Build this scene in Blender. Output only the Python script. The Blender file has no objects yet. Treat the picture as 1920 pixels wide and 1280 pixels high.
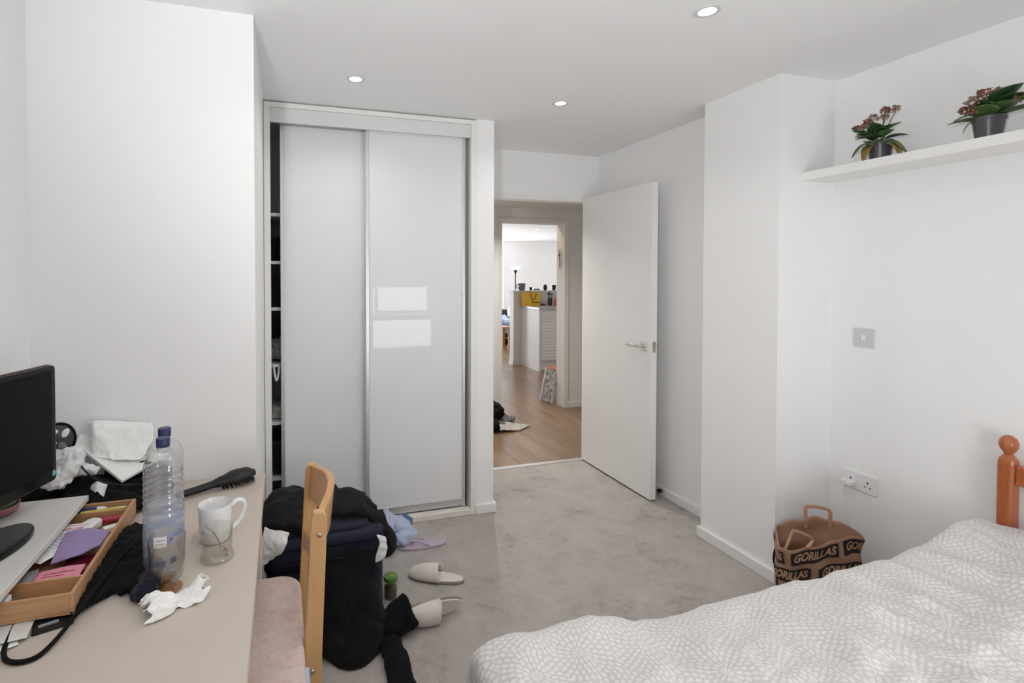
import bpy, bmesh, math, random
from mathutils import Vector, Matrix, noise
S = bpy.context.scene
COL = S.collection
random.seed(7)

# ------------------------------------------------------------------ camera
cd = bpy.data.cameras.new('camera'); cam = bpy.data.objects.new('camera', cd); COL.objects.link(cam)
YAW, PITCH, ROLL, FPX = 0.285979, -0.0198730, 0.00029062, 951.637
F_ = Vector((math.sin(YAW)*math.cos(PITCH), math.cos(YAW)*math.cos(PITCH), math.sin(PITCH)))
R_ = Vector((math.cos(YAW), -math.sin(YAW), 0)); U_ = R_.cross(F_)
R2 = R_*math.cos(ROLL)+U_*math.sin(ROLL); U2 = U_*math.cos(ROLL)-R_*math.sin(ROLL)
cam.matrix_world = Matrix(((R2.x, U2.x, -F_.x, 0), (R2.y, U2.y, -F_.y, 0), (R2.z, U2.z, -F_.z, 1.4545), (0, 0, 0, 1)))
cd.sensor_width = 36; cd.lens = FPX*36/1920; cd.shift_x = 150.085/1920; cd.shift_y = -103.704/1920
cd.clip_start = 0.02; cd.clip_end = 100
S.camera = cam

# ------------------------------------------------------------------ world, lights, exposure
w = bpy.data.worlds.new('sky'); S.world = w; w.use_nodes = True
w.node_tree.nodes['Background'].inputs[0].default_value = (0.93, 0.96, 1.0, 1)
w.node_tree.nodes['Background'].inputs[1].default_value = 2.2
S.view_settings.view_transform = 'Standard'; S.view_settings.look = 'None'
S.view_settings.gamma = 1; S.view_settings.use_curve_mapping = False
S.view_settings.exposure = 0.21
S.cycles.max_bounces = 14; S.cycles.diffuse_bounces = 8; S.cycles.transparent_max_bounces = 24

def area(name, loc, rot, sx, sy, power, col=(1, 1, 1), spread=math.pi):
    d = bpy.data.lights.new(name, 'AREA'); d.shape = 'RECTANGLE'; d.size = sx; d.size_y = sy; d.energy = power; d.color = col; d.spread = spread
    o = bpy.data.objects.new(name, d); COL.objects.link(o); o.location = loc; o.rotation_euler = rot
    return o
# daylight coming in at the bedroom window (behind the camera) and at the far living room window
area('bedroom_daylight', (1.45, -0.52, 1.45), (math.radians(90), 0, 0), 0.80, 1.8, 36, (0.97, 0.985, 1.0))
area('living_daylight', (4.85, 12.75, 1.3), (math.radians(-90), 0, 0), 1.5, 2.2, 165, (0.97, 0.98, 1.0))
area('living_side_fill', (1.5, 11.3, 1.35), (0, math.radians(-90), 0), 1.9, 1.9, 150, (0.97, 0.98, 1.0))  # unseen side light, added to brighten the far living room wall
FILL_W = 86.0
# fill light added near the camera, aimed up to even out the room
fd_ = bpy.data.lights.new('fill_spot', 'SPOT'); fd_.energy = FILL_W; fd_.spot_size = math.radians(125); fd_.spot_blend = 1.0; fd_.shadow_soft_size = .06; fd_.color = (.985, .99, 1)
fo_ = bpy.data.objects.new('fill_spot', fd_); COL.objects.link(fo_); fo_.location = (-0.36, -0.10, 1.60)
fo_.rotation_euler = Vector((0.58, 0.70, 0.68)).to_track_quat('-Z', 'Y').to_euler()
LAMP_W = 1.4

# ------------------------------------------------------------------ materials
def new(name):
    m = bpy.data.materials.new(name); m.use_nodes = True
    nt = m.node_tree; return m, nt, nt.nodes['Principled BSDF']
def setp(b, **k):
    names = dict(rough='Roughness', metal='Metallic', spec='Specular IOR Level', coat='Coat Weight', sheen='Sheen Weight', sheenr='Sheen Roughness', trans='Transmission Weight', ior='IOR', sss='Subsurface Weight', coatr='Coat Roughness')
    for a, v in k.items(): b.inputs[names[a]].default_value = v
def lk(nt, a, b): nt.links.new(a, b)
def nd(nt, t, **k):
    n = nt.nodes.new(t)
    for a, v in k.items(): setattr(n, a, v)
    return n
def objco(nt, scale=(1, 1, 1), rot=(0, 0, 0), src='Object'):
    t = nd(nt, 'ShaderNodeTexCoord'); mp = nd(nt, 'ShaderNodeMapping')
    mp.inputs['Scale'].default_value = scale; mp.inputs['Rotation'].default_value = rot
    lk(nt, t.outputs[src], mp.inputs[0]); return mp.outputs[0]
def noisen(nt, co, scale, detail=3, rough=.5, dist=0):
    n = nd(nt, 'ShaderNodeTexNoise'); n.inputs['Scale'].default_value = scale; n.inputs['Detail'].default_value = detail
    n.inputs['Roughness'].default_value = rough; n.inputs['Distortion'].default_value = dist
    lk(nt, co, n.inputs['Vector']); return n.outputs[0]
def ramp(nt, fac, stops):
    r = nd(nt, 'ShaderNodeValToRGB'); e = r.color_ramp.elements
    while len(e) < len(stops): e.new(.5)
    for i, (p, c) in enumerate(stops): e[i].position = p; e[i].color = (*c, 1) if len(c) == 3 else c
    lk(nt, fac, r.inputs[0]); return r.outputs[0]
def bump(nt, b, h, strength=.2, dist=.002):
    n = nd(nt, 'ShaderNodeBump'); n.inputs['Strength'].default_value = strength; n.inputs['Distance'].default_value = dist
    lk(nt, h, n.inputs['Height']); lk(nt, n.outputs[0], b.inputs['Normal'])
def math_(nt, op, a, b=None, c=None):
    n = nd(nt, 'ShaderNodeMath', operation=op)
    for i, v in enumerate((a, b, c)):
        if v is None: continue
        if isinstance(v, (int, float)): n.inputs[i].default_value = v
        else: lk(nt, v, n.inputs[i])
    return n.outputs[0]
def plain(name, c, rough=.5, var=.04, vs=8, bs=0, bscale=300, bd=.001, **k):
    m, nt, b = new(name); setp(b, rough=rough, **k)
    co = objco(nt); n = noisen(nt, co, vs, 4)
    lk(nt, ramp(nt, n, [(.3, tuple(x*(1-var) for x in c)), (.7, tuple(min(1, x*(1+var)) for x in c))]), b.inputs['Base Color'])
    if bs: bump(nt, b, noisen(nt, co, bscale, 2), bs, bd)
    return m
def wood(name, c1, c2, axis=1, scale=18, stretch=14, rough=.45, ring=0.5, bs=.08, coat=0, objrand=0):
    m, nt, b = new(name); setp(b, rough=rough, coat=coat)
    sc = [1, 1, 1]; sc[axis] = 1/stretch
    co = objco(nt, tuple(sc))
    if objrand:
        oi = nd(nt, 'ShaderNodeObjectInfo'); ad = nd(nt, 'ShaderNodeVectorMath', operation='ADD')
        cx = nd(nt, 'ShaderNodeCombineXYZ'); r10 = math_(nt, 'MULTIPLY', oi.outputs['Random'], 37.0)
        for i in range(3): lk(nt, r10, cx.inputs[i])
        lk(nt, co, ad.inputs[0]); lk(nt, cx.outputs[0], ad.inputs[1]); co = ad.outputs[0]
    n = noisen(nt, co, scale, 5, .6, 1.2); n2 = noisen(nt, co, scale*9, 3, .6)
    f = math_(nt, 'ADD', math_(nt, 'MULTIPLY', n, .75), math_(nt, 'MULTIPLY', n2, .25))
    col = ramp(nt, f, [(.32, c1), (.5, tuple((a+d)/2 for a, d in zip(c1, c2))), (.66, c2)])
    if objrand:
        hs = nd(nt, 'ShaderNodeHueSaturation'); lk(nt, col, hs.inputs['Color'])
        lk(nt, math_(nt, 'ADD', math_(nt, 'MULTIPLY', oi.outputs['Random'], objrand), 1-objrand/2), hs.inputs['Value']); col = hs.outputs[0]
    lk(nt, col, b.inputs['Base Color']); bump(nt, b, n2, bs, .001)
    return m
def fabric(name, c, rough=.95, var=.12, vs=14, weave=900, bs=.25, sheen=.15, c2=None):
    m, nt, b = new(name); setp(b, rough=rough, sheen=sheen, sheenr=.5, spec=.15)
    co = objco(nt); n = noisen(nt, co, vs, 5, .6)
    c2 = c2 or tuple(x*(1+var) for x in c)
    lk(nt, ramp(nt, n, [(.3, tuple(x*(1-var) for x in c)), (.7, c2)]), b.inputs['Base Color'])
    bump(nt, b, noisen(nt, co, weave, 2), bs, .0006)
    return m
def thin_glass(name, tint=(1, 1, 1), rough=.02, ior=1.45, boost=1.0, haze=0.0, hazec=(.9, .9, .9)):
    m = bpy.data.materials.new(name); m.use_nodes = True; nt = m.node_tree; nt.nodes.clear()
    out = nd(nt, 'ShaderNodeOutputMaterial'); tr = nd(nt, 'ShaderNodeBsdfTransparent'); gl = nd(nt, 'ShaderNodeBsdfGlossy'); mx = nd(nt, 'ShaderNodeMixShader')
    tr.inputs[0].default_value = (*tint, 1); gl.inputs['Roughness'].default_value = rough
    lw = nd(nt, 'ShaderNodeLayerWeight'); lw.inputs[0].default_value = .5; f0 = ((ior-1)/(ior+1))**2
    sch = math_(nt, 'ADD', math_(nt, 'MULTIPLY', math_(nt, 'POWER', lw.outputs['Facing'], 5.0), 1-f0), f0)
    lk(nt, math_(nt, 'MINIMUM', math_(nt, 'MULTIPLY', sch, boost), .85), mx.inputs[0])
    lk(nt, tr.outputs[0], mx.inputs[1]); lk(nt, gl.outputs[0], mx.inputs[2]); res = mx.outputs[0]
    if haze:
        df = nd(nt, 'ShaderNodeBsdfDiffuse'); df.inputs[0].default_value = (*hazec, 1); m2 = nd(nt, 'ShaderNodeMixShader'); m2.inputs[0].default_value = haze
        lk(nt, res, m2.inputs[1]); lk(nt, df.outputs[0], m2.inputs[2]); res = m2.outputs[0]
    lk(nt, res, out.inputs[0]); return m
def emit(name, c, s):
    m = bpy.data.materials.new(name); m.use_nodes = True; nt = m.node_tree; b = nt.nodes['Principled BSDF']
    b.inputs['Base Color'].default_value = (*c, 1); b.inputs['Emission Color'].default_value = (*c, 1); b.inputs['Emission Strength'].default_value = s
    return m

M = {}
M['wall'] = plain('wall_paint', (.87, .87, .87), .6, .008, 2, .05, 260, .0006, spec=.3)
M['ceil'] = plain('ceiling_paint', (.87, .87, .87), .75, .008, 2, spec=.2)
M['satin'] = plain('satin_white_paint', (.83, .825, .81), .38, .01, 3)
M['door'] = plain('white_door_paint', (.82, .815, .805), .42, .01, 3)
M['kerb'] = plain('cream_paint', (.78, .74, .66), .5, .02)
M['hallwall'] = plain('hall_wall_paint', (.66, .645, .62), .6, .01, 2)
M['doorglass'] = plain('white_back_painted_glass', (.77, .775, .775), .9, .004, 2, spec=0.0, coat=.38, coatr=.006)
M['alu'] = plain('brushed_aluminium', (.66, .67, .67), .38, .03, 30, metal=.75)
M['chrome'] = plain('polished_chrome', (.72, .71, .69), .14, .02, metal=1)
M['steel'] = plain('steel', (.5, .48, .45), .3, .05, metal=1)
M['melamine'] = plain('white_melamine', (.72, .72, .72), .5, .02)
M['melgrey'] = plain('pale_grey_melamine', (.84, .84, .86), .55, .03)
M['whiteplastic'] = plain('white_plastic', (.80, .80, .80), .35, .01)
M['greyplastic'] = plain('pale_grey_plastic', (.62, .62, .62), .4, .01)
M['blackplastic'] = plain('black_plastic', (.010, .010, .011), .4, .1, spec=.3)
M['blackgloss'] = plain('black_gloss_plastic', (.004, .004, .005), .15, .1, spec=.3)
M['screen'] = plain('dark_lcd_screen', (.005, .005, .005), .4, .05, spec=.12)
M['maroon'] = plain('maroon_gloss_plastic', (.10, .008, .022), .2, .1)
M['pinkplastic'] = plain('dusty_pink_plastic', (.36, .13, .16), .3, .1)
M['desk'] = plain('beige_desk_laminate', (.535, .468, .402), .48, .015, 40, .05, 500, .0004)
M['deskedge'] = plain('tan_desk_edge_band', (.50, .40, .31), .5, .03)
M['riser'] = plain('white_riser_laminate', (.64, .63, .60), .45, .015)
M['bamboo'] = wood('bamboo', (.42, .225, .105), (.56, .33, .17), 1, 60, 24, .5, bs=.05)
M['bambooend'] = wood('bamboo_cross', (.42, .225, .105), (.56, .33, .17), 0, 60, 24, .5, bs=.05)
M['beech'] = wood('varnished_beech', (.56, .31, .125), (.66, .40, .18), 2, 30, 18, .35, bs=.03, coat=.3)
M['beechdark'] = wood('varnished_beech_rail', (.50, .24, .085), (.60, .32, .13), 1, 30, 18, .35, bs=.03, coat=.3)
M['pine'] = wood('orange_pine', (.33, .080, .022), (.47, .145, .048), 2, 26, 14, .36, bs=.03, coat=.2)
M['pineh'] = wood('orange_pine_rail', (.33, .080, .022), (.47, .145, .048), 1, 26, 14, .36, bs=.03, coat=.2)
M['plank'] = wood('oak_laminate', (.175, .110, .066), (.285, .190, .120), 1, 9, 9, .28, bs=.03, objrand=.28)
M['gap'] = plain('dark_joint', (.05, .035, .025), .8)
M['black'] = fabric('black_cotton', (.007, .007, .0073), sheen=.02)
M['blacksoft'] = fabric('black_jersey', (.010, .010, .0105), sheen=.04)
M['leather'] = plain('black_leather', (.012, .012, .012), .28, .1, 20, .2, 200, .001)
M['navy'] = fabric('navy_canvas', (.016, .018, .034), weave=700, sheen=.1)
M['navypipe'] = plain('navy_piping', (.010, .011, .020), .8, spec=.1)
M['navydark'] = fabric('dark_navy_knit', (.012, .012, .022), weave=400)
M['whitecloth'] = fabric('white_cotton', (.74, .74, .74), sheen=.1, var=.03)
M['paper'] = plain('white_paper', (.80, .80, .79), .8, .02, 20)
M['tissue'] = plain('white_tissue', (.84, .84, .83), .95, .02, 20, sss=.0)
M['cream'] = fabric('offwhite_towelling', (.70, .64, .59), weave=600, bs=.4, var=.04)
M['sole'] = plain('grey_foam_sole', (.23, .22, .215), .8, .05, 60, .2, 700)
M['lilac'] = plain('lilac_rubber', (.50, .40, .50), .6, .03)
M['paleblue'] = fabric('pale_blue_cotton', (.44, .50, .66), var=.08)
M['denim'] = fabric('mid_blue_denim', (.10, .16, .28), weave=500)
M['kraft'] = plain('brown_kraft_paper', (.345, .200, .130), .8, .06, 12, .1, 60, .002)
M['kraftl'] = plain('light_kraft_paper', (.46, .27, .16), .75, .05, 12)
M['ink'] = plain('black_ink', (.014, .012, .013), .7)
M['socket'] = plain('socket_slot', (.03, .03, .03), .6)
M['pot'] = plain('dark_grey_pot', (.075, .072, .078), .3, .06)
M['soil'] = plain('potting_soil', (.03, .02, .013), .95, .3, 80)
M['leaf'] = plain('succulent_leaf', (.060, .115, .030), .38, .35, 22, sss=.0)
M['leaf2'] = plain('dark_succulent_leaf', (.030, .072, .024), .38, .3, 22)
M['leafy'] = plain('yellowing_leaf', (.30, .20, .05), .45, .35, 30)
M['stem'] = plain('plant_stem', (.09, .11, .03), .5, .2)
M['flower'] = plain('dried_flower', (.30, .13, .10), .7, .45, 90)
M['flowerp'] = plain('pale_dried_flower', (.42, .27, .22), .75, .3, 90)
M['ceramic'] = plain('white_ceramic', (.80, .80, .80), .12, .01)
M['cap'] = plain('navy_cap_plastic', (.022, .028, .10), .4, .05)
M['pet'] = thin_glass('clear_pet', (.955, .96, .96), .05, 1.5, 2.3, .055, (.95, .96, .97))
M['glass'] = thin_glass('clear_glass', (.965, .965, .955), .01, 1.5, 1.6)
M['glassw'] = thin_glass('thick_glass_base', (.95, .94, .89), .02, 1.5, 3.0, .06, (.95, .9, .75))
M['smoke'] = thin_glass('smoky_glass', (.935, .915, .895), .02, 1.5, 1.8, .015, (.5, .45, .42))
M['amber'] = thin_glass('amber_glass', (.86, .72, .55), .02, 1.5, 1.9, .12, (.62, .38, .19))
M['pane'] = thin_glass('window_pane', (.97, .98, .98), .0, 1.45, 1.0)
M['spoon'] = plain('dull_spoon', (.36, .29, .23), .25, .1, metal=1)
M['ring'] = plain('white_lamp_ring', (.66, .66, .66), .4, .01)
M['lamp'] = emit('lit_lamp', (1, .95, .88), 6.0)
M['uplight'] = emit('uplighter_glow', (1, .98, .95), .9)
M['yellow'] = plain('yellow_paper_bag', (.78, .47, .03), .5, .04)
M['worktop'] = plain('grey_worktop', (.45, .45, .45), .3, .04)
M['grey'] = plain('mid_grey_ceramic', (.16, .16, .17), .4, .05)
M['dark'] = plain('dark_ceramic', (.03, .03, .032), .4, .1)
M['brown'] = plain('brown_thing', (.10, .06, .04), .6, .2)
M['orange'] = plain('orange_red_plastic', (.62, .14, .06), .4, .1)
M['greenpl'] = plain('green_tin', (.09, .24, .04), .35, .15)
M['yellowp'] = plain('yellow_print', (.50, .42, .03), .45, .1)
M['redp'] = plain('red_plastic', (.42, .035, .07), .35, .1)
M['bluepen'] = plain('navy_blue_pen', (.025, .04, .14), .35, .1)
M['yellowpen'] = plain('yellow_pencil', (.68, .56, .10), .45, .05)
M['greypen'] = plain('grey_pen', (.33, .34, .36), .35, .05)
M['purple'] = fabric('lavender_fabric', (.30, .23, .42), weave=500, var=.06)
M['pinkpaper'] = plain('pink_paper', (.72, .26, .34), .8, .05)
M['redink'] = plain('red_ink', (.55, .06, .09), .8)
M['greyink'] = plain('grey_ink', (.35, .33, .42), .8)
M['cyan'] = plain('cyan_sticker', (.16, .46, .58), .5)
M['pickle'] = plain('brown_green_jar_contents', (.10, .065, .03), .35, .5, 60)
M['blanket'] = fabric('pale_blue_blanket', (.36, .47, .64), var=.2)
M['sofa'] = plain('dark_sofa_leather', (.02, .02, .022), .5)
M['oak'] = wood('oak_furniture', (.33, .17, .08), (.45, .26, .14), 2, 30)
M['curtain'] = fabric('pale_grey_curtain', (.62, .62, .64), var=.05)
M['news'] = plain('printed_newspaper', (.30, .29, .29), .8, .75, 30)
M['greycloth'] = fabric('grey_cloth', (.16, .165, .17), var=.25)
M['palecloth'] = fabric('pale_grey_towel', (.42, .40, .37), var=.25, vs=20)
M['blind'] = plain('white_roller_blind', (.70, .70, .70), .8, .01)
M['bluelabel'] = None

# carpet
m, nt, b = new('grey_carpet'); setp(b, rough=1, spec=.05, sheen=.1)
co = objco(nt); n1 = noisen(nt, co, 5.5, 6, .68, .4); n2 = noisen(nt, co, 26, 5, .7, .6); n3 = noisen(nt, co, 330, 2, .6)
f = math_(nt, 'ADD', math_(nt, 'MULTIPLY', n1, .50), math_(nt, 'ADD', math_(nt, 'MULTIPLY', n2, .34), math_(nt, 'MULTIPLY', n3, .16)))
lk(nt, ramp(nt, f, [(.36, (.31, .280, .262)), (.46, (.425, .390, .366)), (.64, (.505, .468, .442))]), b.inputs['Base Color'])
bump(nt, b, math_(nt, 'ADD', n3, math_(nt, 'MULTIPLY', n2, .8)), .7, .004)
M['carpet'] = m

# duvet cover: pale petals in rings on greige
m, nt, b = new('duvet_cotton'); setp(b, rough=.9, sheen=.1, spec=.2)
co = objco(nt, (1, 1, 0))
vo = nd(nt, 'ShaderNodeTexVoronoi', voronoi_dimensions='2D'); vo.inputs['Scale'].default_value = 7.2; vo.inputs['Randomness'].default_value = .62
lk(nt, co, vo.inputs['Vector'])
sb = nd(nt, 'ShaderNodeVectorMath', operation='SUBTRACT'); lk(nt, co, sb.inputs[0]); lk(nt, vo.outputs['Position'], sb.inputs[1])
sx = nd(nt, 'ShaderNodeSeparateXYZ'); lk(nt, sb.outputs[0], sx.inputs[0])
ang = math_(nt, 'ADD', math_(nt, 'DIVIDE', math_(nt, 'ARCTAN2', sx.outputs[1], sx.outputs[0]), 2*math.pi), .5)
rr = math_(nt, 'SQRT', math_(nt, 'ADD', math_(nt, 'MULTIPLY', sx.outputs[0], sx.outputs[0]), math_(nt, 'MULTIPLY', sx.outputs[1], sx.outputs[1])))
rg = math_(nt, 'DIVIDE', rr, .0170); ri = math_(nt, 'FLOOR', rg); rf = math_(nt, 'FRACT', rg)
cnt = math_(nt, 'ADD', math_(nt, 'MULTIPLY', math_(nt, 'MINIMUM', ri, 8.0), 6.0), 8.0)
pf = math_(nt, 'FRACT', math_(nt, 'ADD', math_(nt, 'MULTIPLY', ang, cnt), math_(nt, 'MULTIPLY', ri, .5)))
e1 = math_(nt, 'POWER', math_(nt, 'DIVIDE', math_(nt, 'SUBTRACT', rf, .5), .42), 2.0)
e2 = math_(nt, 'POWER', math_(nt, 'DIVIDE', math_(nt, 'SUBTRACT', pf, .5), .30), 2.0)
pm = math_(nt, 'LESS_THAN', math_(nt, 'ADD', e1, e2), 1.0)
mxn = nd(nt, 'ShaderNodeMixRGB'); lk(nt, pm, mxn.inputs[0])
mxn.inputs[1].default_value = (.555, .535, .518, 1); mxn.inputs[2].default_value = (.675, .665, .65, 1)
lk(nt, mxn.outputs[0], b.inputs['Base Color']); bump(nt, b, noisen(nt, objco(nt), 700, 2), .15, .0006)
M['duvet'] = m

# seat cushion: dusty pink quilted cotton with faint tone variation
m, nt, b = new('pink_cushion_cotton'); setp(b, rough=.95, spec=.1, sheen=.2)
co = objco(nt); n = noisen(nt, co, 26, 6, .65, 1.5)
lk(nt, ramp(nt, n, [(.3, (.54, .41, .365)), (.55, (.64, .52, .47)), (.75, (.66, .57, .53))]), b.inputs['Base Color'])
bump(nt, b, n, .5, .006)
M['cushion'] = m

# bottle label: clear film with blue bands and a white panel
m, nt, b = new('water_label'); nt.nodes.clear()
out = nd(nt, 'ShaderNodeOutputMaterial'); tr = nd(nt, 'ShaderNodeBsdfTransparent'); df = nd(nt, 'ShaderNodeBsdfPrincipled'); mx = nd(nt, 'ShaderNodeMixShader')
df.inputs['Roughness'].default_value = .3
tc = nd(nt, 'ShaderNodeTexCoord'); sp = nd(nt, 'ShaderNodeSeparateXYZ'); lk(nt, tc.outputs['Object'], sp.inputs[0])
wv = noisen(nt, objco(nt, (1, 1, .5)), 26, 2)
zz = math_(nt, 'ADD', math_(nt, 'MULTIPLY', math_(nt, 'SUBTRACT', sp.outputs[2], .035), 8.0), math_(nt, 'MULTIPLY', math_(nt, 'SUBTRACT', wv, .5), .5))
colr = ramp(nt, zz, [(0, (.55, .60, .70)), (.20, (.30, .40, .62)), (.27, (.60, .66, .76)), (.48, (.72, .75, .80)), (.56, (.16, .27, .56)), (.66, (.26, .36, .62)), (.70, (.70, .74, .82)), (.84, (.66, .70, .80)), (.9, (.22, .32, .62)), (1, (.60, .66, .78))])
alph = ramp(nt, zz, [(0, (.12,)*3), (.20, (.3,)*3), (.27, (.14,)*3), (.48, (.16,)*3), (.56, (.52,)*3), (.66, (.42,)*3), (.70, (.14,)*3), (.84, (.12,)*3), (.9, (.42,)*3), (1, (.16,)*3)])
lk(nt, colr, df.inputs['Base Color']); lk(nt, alph, mx.inputs[0]); lk(nt, tr.outputs[0], mx.inputs[1]); lk(nt, df.outputs[0], mx.inputs[2]); lk(nt, mx.outputs[0], out.inputs[0])
M['label'] = m

# ------------------------------------------------------------------ mesh helpers
V = Vector
ORG = {}
class MB:
    def __init__(s): s.v = []; s.f = []; s.m = []
    def add(s, vs, fs, mi=0):
        o = len(s.v); s.v += [V(p) for p in vs]; s.f += [tuple(i+o for i in f) for f in fs]; s.m += [mi]*len(fs); return s
    def obox(s, c, sz, mat=None, mi=0):
        hx, hy, hz = (k/2 for k in sz); mat = mat or Matrix.Identity(3); c = V(c)
        vs = [c+mat@V((x*hx, y*hy, z*hz)) for x in (-1, 1) for y in (-1, 1) for z in (-1, 1)]
        return s.add(vs, [(0, 1, 3, 2), (4, 6, 7, 5), (0, 4, 5, 1), (2, 3, 7, 6), (0, 2, 6, 4), (1, 5, 7, 3)], mi)
    def box(s, x0, x1, y0, y1, z0, z1, mi=0):
        return s.obox(((x0+x1)/2, (y0+y1)/2, (z0+z1)/2), (abs(x1-x0), abs(y1-y0), abs(z1-z0)), None, mi)
    def prism(s, poly, lo, hi, fn=None, mi=0):
        fn = fn or (lambda a, b, h: V((a, b, h))); n = len(poly)
        vs = [fn(a, b, lo) for a, b in poly]+[fn(a, b, hi) for a, b in poly]
        fs = [tuple(range(n-1, -1, -1)), tuple(range(n, 2*n))]+[(i, (i+1) % n, n+(i+1) % n, n+i) for i in range(n)]
        return s.add(vs, fs, mi)
    def tube(s, path, r, n=8, mi=0, closed=False, up=None, caps=True):
        P = [V(p) for p in path]; k = len(P)
        rs = r if isinstance(r, list) else [r]*k
        rs = [q if isinstance(q, (list, tuple)) else (q, q) for q in rs]
        U = V(up) if up else None; vs = []
        for i in range(k):
            t = (P[(i+1) % k]-P[i-1]) if closed or 0 < i < k-1 else (P[1]-P[0] if i == 0 else P[-1]-P[-2])
            t.normalize()
            if U is None: U = t.orthogonal()
            a = (V(up) if up else U); a = a-t*a.dot(t)
            if a.length < 1e-4: a = t.orthogonal()
            a.normalize(); U = a; bb = t.cross(a)
            for j in range(n):
                th = 2*math.pi*j/n; vs.append(P[i]+bb*(math.cos(th)*rs[i][0])+a*(math.sin(th)*rs[i][1]))
        fs = [(i*n+j, i*n+(j+1) % n, ((i+1) % k)*n+(j+1) % n, ((i+1) % k)*n+j) for i in range(k if closed else k-1) for j in range(n)]
        if caps and not closed: fs += [tuple(range(n-1, -1, -1)), tuple((k-1)*n+j for j in range(n))]
        return s.add(vs, fs, mi)
    def lathe(s, prof, n=32, c=(0, 0, 0), rot=None, mi=0, rmod=None):
        c = V(c); vs = []; rot = rot or Matrix.Identity(3)
        for i, (r, z) in enumerate(prof):
            for j in range(n):
                th = 2*math.pi*j/n; q = r*(rmod(th, i) if rmod else 1); vs.append(c+rot@V((q*math.cos(th), q*math.sin(th), z)))
        k = len(prof); fs = [(i*n+j, i*n+(j+1) % n, (i+1)*n+(j+1) % n, (i+1)*n+j) for i in range(k-1) for j in range(n)]
        if prof[0][0] > 1e-5: fs.append(tuple(range(n-1, -1, -1)))
        if prof[-1][0] > 1e-5: fs.append(tuple((k-1)*n+j for j in range(n)))
        return s.add(vs, fs, mi)
    def grid(s, fn, nu, nv, mi=0, cu=False):
        vs = [fn(i/(nu if cu else nu-1), j/(nv-1)) for i in range(nu) for j in range(nv)]
        fs = [(i*nv+j, ((i+1) % nu)*nv+j, ((i+1) % nu)*nv+j+1, i*nv+j+1) for i in range(nu if cu else nu-1) for j in range(nv-1)]
        return s.add(vs, fs, mi)
    def ball(s, c, r, n=12, mi=0, rot=None):
        r = r if isinstance(r, (list, tuple)) else (r, r, r); c = V(c); rot = rot or Matrix.Identity(3); vs = []; k = n//2+1
        for i in range(k):
            ph = math.pi*i/(k-1)
            for j in range(n):
                th = 2*math.pi*j/n; vs.append(c+rot@V((r[0]*math.sin(ph)*math.cos(th), r[1]*math.sin(ph)*math.sin(th), -r[2]*math.cos(ph))))
        return s.add(vs, [(i*n+j, i*n+(j+1) % n, (i+1)*n+(j+1) % n, (i+1)*n+j) for i in range(k-1) for j in range(n)], mi)
    def mesh(s, name, weld=True):
        me = bpy.data.meshes.new(name); me.from_pydata([tuple(p) for p in s.v], [], s.f)
        for i, p in enumerate(me.polygons): p.material_index = s.m[i]
        if weld:
            bm = bmesh.new(); bm.from_mesh(me); bmesh.ops.remove_doubles(bm, verts=bm.verts, dist=1e-6)
            bmesh.ops.dissolve_degenerate(bm, edges=bm.edges, dist=1e-7); bmesh.ops.recalc_face_normals(bm, faces=bm.faces); bm.to_mesh(me); bm.free()
        return me
def tag(o, label=None, cat=None, group=None, kind=None):
    if label: o['label'] = label
    if cat: o['category'] = cat
    if group: o['group'] = group
    if kind: o['kind'] = kind
    return o
def link(name, me, mats, parent=None, org=None, smooth=None, bevel=None, solid=None, sub=None, **t):
    """one mesh object; vertices are given in world space (or in the parent thing's own frame)"""
    o = bpy.data.objects.new(name, me); COL.objects.link(o)
    if parent is not None:
        org = ORG[parent.name]; o.parent = parent
    elif org is None:
        xs = [v.co for v in me.vertices]
        org = V(((min(p.x for p in xs)+max(p.x for p in xs))/2, (min(p.y for p in xs)+max(p.y for p in xs))/2, min(p.z for p in xs)))
    org = V(org); me.transform(Matrix.Translation(-org))
    if parent is None: o.location = org
    ORG[o.name] = org
    for q in (mats if isinstance(mats, (list, tuple)) else [mats]): me.materials.append(M[q] if isinstance(q, str) else q)
    if smooth is not None:
        for p in me.polygons: p.use_smooth = True
        if smooth < 180: me.set_sharp_from_angle(angle=math.radians(smooth))
    if solid:
        q = o.modifiers.new('solid', 'SOLIDIFY'); q.thickness = solid; q.offset = 0
    if bevel:
        q = o.modifiers.new('bevel', 'BEVEL'); q.width = bevel[0]; q.segments = bevel[1]; q.limit_method = 'ANGLE'; q.angle_limit = math.radians(40)
    if sub:
        q = o.modifiers.new('sub', 'SUBSURF'); q.levels = sub; q.render_levels = sub
    return tag(o, **t)
def build(name, mb, mats, parent=None, **k): return link(name, mb.mesh(name), mats, parent, **k)
def thing(name, loc, label, cat, group=None, kind=None):
    o = bpy.data.objects.new(name, None); COL.objects.link(o); o.location = loc; o.empty_display_size = .05; ORG[o.name] = V(loc)
    return tag(o, label, cat, group, kind)
def struct(name, mb, mats, label, cat, **k): return build(name, mb, mats, label=label, cat=cat, kind='structure', **k)
def copy_tree(o, parent=None):
    c = o.copy(); COL.objects.link(c); ORG[c.name] = ORG[o.name]
    if parent is not None: c.parent = parent; c.matrix_parent_inverse = o.matrix_parent_inverse
    for ch in list(o.children): copy_tree(ch, c)
    return c
def rz(a): return Matrix.Rotation(a, 3, 'Z')
def cr(p0, p1, p2, p3, t):
    return .5*((2*p1)+(-p0+p2)*t+(2*p0-5*p1+4*p2-p3)*t*t+(-p0+3*p1-3*p2+p3)*t*t*t)
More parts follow.
